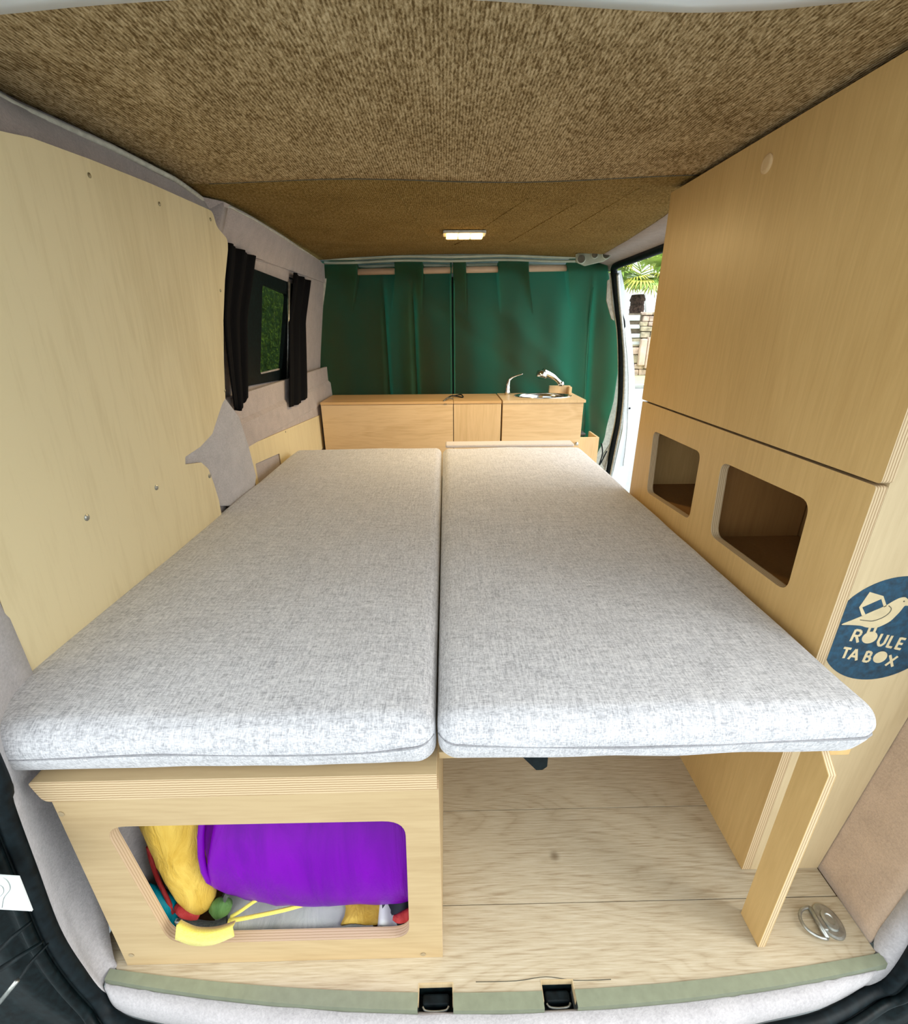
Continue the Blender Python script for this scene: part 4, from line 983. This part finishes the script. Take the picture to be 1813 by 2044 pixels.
bm = bmesh.new(); top_ = smoothpath([P(a, b_, 'y', -.0640) for a, b_ in ((352, 1850), (385, 1864), (425, 1864), (464, 1852))], 6); bot_ = smoothpath([P(a, b_, 'y', -.0640) for a, b_ in ((350, 1874), (385, 1886), (425, 1885), (468, 1868))], 6)
back = [p+V3((0, .012, -.004)) for p in top_]
gridsurf(bm, [back, [p*.5+q_*.5+V3((0, -.004, .003)) for p, q_ in zip(back, top_)], top_, bot_]); o = fin('strap_band', bm, M_strap, sc_, smooth=True); solid(o, .0025, 0)
pc = thing('cloth', 'black and white patterned cloth with red edge under the purple sack', 'cloth')
bm = bmesh.new(); rows = []
for j in range(9):
    v = j/8; rows.append([(-.130+.092*i/14, -.034+.07*v, .056+.012*v+.005*sin(i*1.1)) for i in range(15)])
def mk_pat():
    mt, nt, b = base('zigzag_print', (.1, .1, .1), .8)
    ck = N(nt, 'ShaderNodeTexVoronoi', feature='F1', distance='CHEBYCHEV'); ck.inputs['Scale'].default_value = 32
    nt.links.new(coords(nt, (1, .7, 1), (0, 0, .7)), ck.inputs['Vector'])
    nt.links.new(ramp(nt, ck.outputs['Color'], [(.45, (.04, .05, .06)), (.55, (.75, .78, .74))]), b.inputs['Base Color']); return mt
gridsurf(bm, rows); o = fin('printed_fold', bm, mk_pat(), pc, smooth=True); solid(o, .02, -1)
bag('red_fold', M_red, [(V3((-.100, -.030, .072)), .004, .004), (V3((-.088, -.032, .074)), .008, .007), (V3((-.070, -.030, .082)), .009, .011), (V3((-.058, -.026, .094)), .004, .006)], pc, 14, .2, 6)

# ---- tie-down ring on the floor
td = thing('tie_down_ring', 'metal tie-down ring with folding loop on the floor by the post', 'ring')
cR = V3((.754, -.018, 0))
bm = bmesh.new(); lathe(bm, [(.030, .0002), (.030, .003), (.026, .0042), (.018, .0045), (.0165, .0085), (.010, .0095), (.0085, .0075), (.001, .0075)], (0, 0, 0), V3((0, 0, 1)), 32)
for v in bm.verts: v.co = V3((v.co.x*.78, v.co.y*1.02, v.co.z))+cR
fin('ring_base', bm, M_steel, td, smooth=False, bevel=0)
ax0, ax1 = P(1617, 1812, 'z', .006), P(1652, 1873, 'z', .006)
tb('ring_hinge', [ax0, ax1], .0048, M_steel, td)
md = (ax0+ax1)/2; dv = (ax1-ax0); nv = V3((-1, 0, 0)); L_ = []
for i in range(19):
    a_ = pi*i/18; L_.append(md - dv*.5*cos(a_)*1.03 + V3((-.034*sin(a_), 0, .003*sin(a_))))
tb('ring_loop', L_, .0030, M_steel, td)
bx('hinge_saddle', (md.x-.003, md.y-.013, .0005), (md.x+.012, md.y+.013, .008), M_steel, td, bevel=.003, seg=3)

# ================================================================ KITCHEN at the far end
KY, KY2 = 2.086, 2.400
def unit(x0, x1, ztop, label, seam=.003, top=M_kitup, face=M_kit, extra=None):
    t = thing('kitchen_box', label, 'cabinet', group='low plywood kitchen boxes at the far end')
    bx('front_panel', (x0, KY, 0.0), (x1, KY+.015, ztop-.016), face, t, bevel=.001)
    bx('side_panel', (x0, KY+.015, 0.0), (x0+.012, KY2, ztop-.016), M_kitv, t, bevel=0)
    bx('side_panel', (x1-.012, KY+.015, 0.0), (x1, KY2, ztop-.016), M_kitv, t, bevel=0)
    if extra is None: bx('lid', (x0-.001, KY-.004, ztop-.0145), (x1+.001, KY2, ztop), top, t, bevel=.0015)
    return t
u1 = unit(-.695, .049, .716, 'longest plywood kitchen box with hinged lid, left of the other boxes')
u2 = unit(.053, .322, .716, 'narrow plywood box between the long box and the sink unit', face=M_kitv)
u3 = unit(.331, .790, .718, 'plywood sink unit nearest the side door', extra=1)
SX, SY, SR = .592, .0, .0
scx, scy, srx, sry = .592, 2.265, .172, .118
bm = bmesh.new(); prism(bm, [(.330, KY-.006), (.800, KY-.006), (.800, KY2), (.330, KY2)], [circ(scx, scy, srx-.01, 40, sry-.008)], MZ(.703), .015); fin('worktop', bm, M_kitv, u3)
bm = bmesh.new(); lathe(bm, [(.006, 0), (.007, .004), (.010, .012), (.012, .018), (.009, .024)], (.765, KY-.002, .470), V3((0, -1, 0)), 16); fin('knob', bm, M_chrome, u3, smooth=True)
bm = bmesh.new(); lathe(bm, [(.005, 0), (.006, .008), (.004, .012)], (.28, KY-.001, .482), V3((0, -1, 0)), 14); fin('knob', bm, M_chrome, u2, smooth=True)
tb('lid_clasp', smoothpath([(-.005, KY+.0, .7175), (.02, KY+.05, .728), (.05, KY+.06, .722)], 5), .004, M_beamdk, u1)
bx('hinge_mark', (-.004, KY-.0055, .700), (.014, KY-.0042, .7035), M_beamdk, u1, bevel=0)
cb_ = thing('cable', 'short black cable lying on the seam between the kitchen lids', 'cable')
tb('cable_loop', smoothpath([(.005, 2.13, .7195), (.04, 2.20, .7300), (.075, 2.24, .7225), (.11, 2.22, .7200), (.10, 2.30, .7250), (.06, 2.28, .7200)], 6), .0035, M_rubber, cb_)
sk = thing('sink', 'round stainless steel sink set in the worktop', 'sink')
bm = bmesh.new(); n = 44; prof = [(1.0, .7185), (1.0, .7215), (.97, .7225), (.93, .7200), (.90, .700), (.82, .640), (.60, .615), (.10, .612)]
rings = [[bm.verts.new((scx+srx*k*cos(2*pi*j/n), scy+sry*k*sin(2*pi*j/n), h)) for j in range(n)] for k, h in prof]
for A, B in zip(rings, rings[1:]):
    for j in range(n): bm.faces.new([A[j], A[(j+1) % n], B[(j+1) % n], B[j]])
bm.faces.new(rings[-1]); fin('basin', bm, M_chrome, sk, smooth=True)
bm = bmesh.new(); lathe(bm, [(.02, 0), (.02, .003), (.012, .004)], (scx, scy, .613), V3((0, 0, 1)), 20); fin('drain', bm, M_steel, sk)
fc = thing('tap', 'slim chrome tap lever rising left of the sink', 'tap')
f0 = P(1014, 781, 'z', .718); f0 = V3((.386, 2.33, .718))
tb('tap_body', smoothpath([f0, f0+V3((.001, 0, .035)), f0+V3((.002, 0, .068))], 5), [.017]*4+[.0155]*3+[.014]*4, M_chrome, fc, n=14)
tb('tap_lever', smoothpath([f0+V3((.002, 0, .066)), f0+V3((.010, 0, .090)), f0+V3((.035, -.01, .108)), f0+V3((.085, -.03, .125))], 6), [.0135, .013, .0125, .012, .011, .010, .009, .0085, .008, .0075, .007, .006, .0055, .005, .005, .0045, .0045, .004, .004], M_chrome, fc, n=12)
sh = thing('shower_head', 'chrome hand shower resting on the wooden block over the sink', 'shower')
b0 = P(1120, 766, 'y', 2.33); b1 = P(1083, 742, 'y', 2.31)
tb('shower_handle', smoothpath([b0, (b0*.6+b1*.4)+V3((0, 0, .012)), b1], 6), [.017, .016, .014, .013, .0135, .015, .017, .019, .0205, .022, .023, .024, .024], M_chrome, sh, n=16)
bm = bmesh.new(); lathe(bm, [(.012, -.030), (.030, -.024), (.034, -.004), (.032, .010), (.026, .013), (.001, .012)], P(1081, 750, 'y', 2.305), V3((-.25, -.35, -1)), 24); fin('shower_rose', bm, M_chrome, sh, smooth=True)
bm = bmesh.new(); lathe(bm, [(.018, 0), (.020, .01), (.017, .024), (.010, .028)], P(1120, 770, 'y', 2.33), V3((0, 0, 1)), 18); fin('shower_collar', bm, M_chrome, sh, smooth=True)
wb = thing('wooden_block', 'small plywood block holding the shower head beside the sink', 'block')
bx('block_body', (.652, 2.37, .7182), (.782, 2.396, .764), M_kitv, wb, bevel=.002)
bx('block_foot', (.765, 2.335, .7182), (.783, 2.3695, .760), M_kitv, wb, bevel=.002)
# boxes at the right of the sink unit
sb = thing('side_box', 'small open plywood bin fixed beside the sink unit', 'box')
A0 = P(1164, 868, 'y', 2.16); A1 = P(1190, 873, 'y', 2.16)
bx('bin_front', (.802, 2.16, .10), (A1.x+.02, 2.172, A1.z), M_kitv, sb)
bx('bin_side', (A1.x+.008, 2.172, .10), (A1.x+.02, 2.34, A1.z), M_kitv, sb)
bx('bin_wedge', (.802, 2.173, A1.z-.05), (.814, 2.34, A0.z+.015), M_kitv, sb)
gb = thing('bottle_crate', 'dark grey plastic case standing beyond the plywood bin', 'case')
bx('case_body', (.905, 2.355, .02), (.985, 2.43, P(1196, 885, 'y', 2.355).z), plain('slate_plastic', (.09, .11, .14), .4), gb, bevel=.006)
bx('case_lid', (.83, 2.345, .455), (.90, 2.43, .470), plain('slate_plastic_lid', (.11, .11, .11), .4), gb, bevel=.004)
tb('cord', smoothpath([P(1201, 885, 'y', 2.40), P(1203, 905, 'y', 2.39), P(1197, 928, 'y', 2.38), P(1212, 900, 'y', 2.40)], 6), .004, M_rubber, gb)
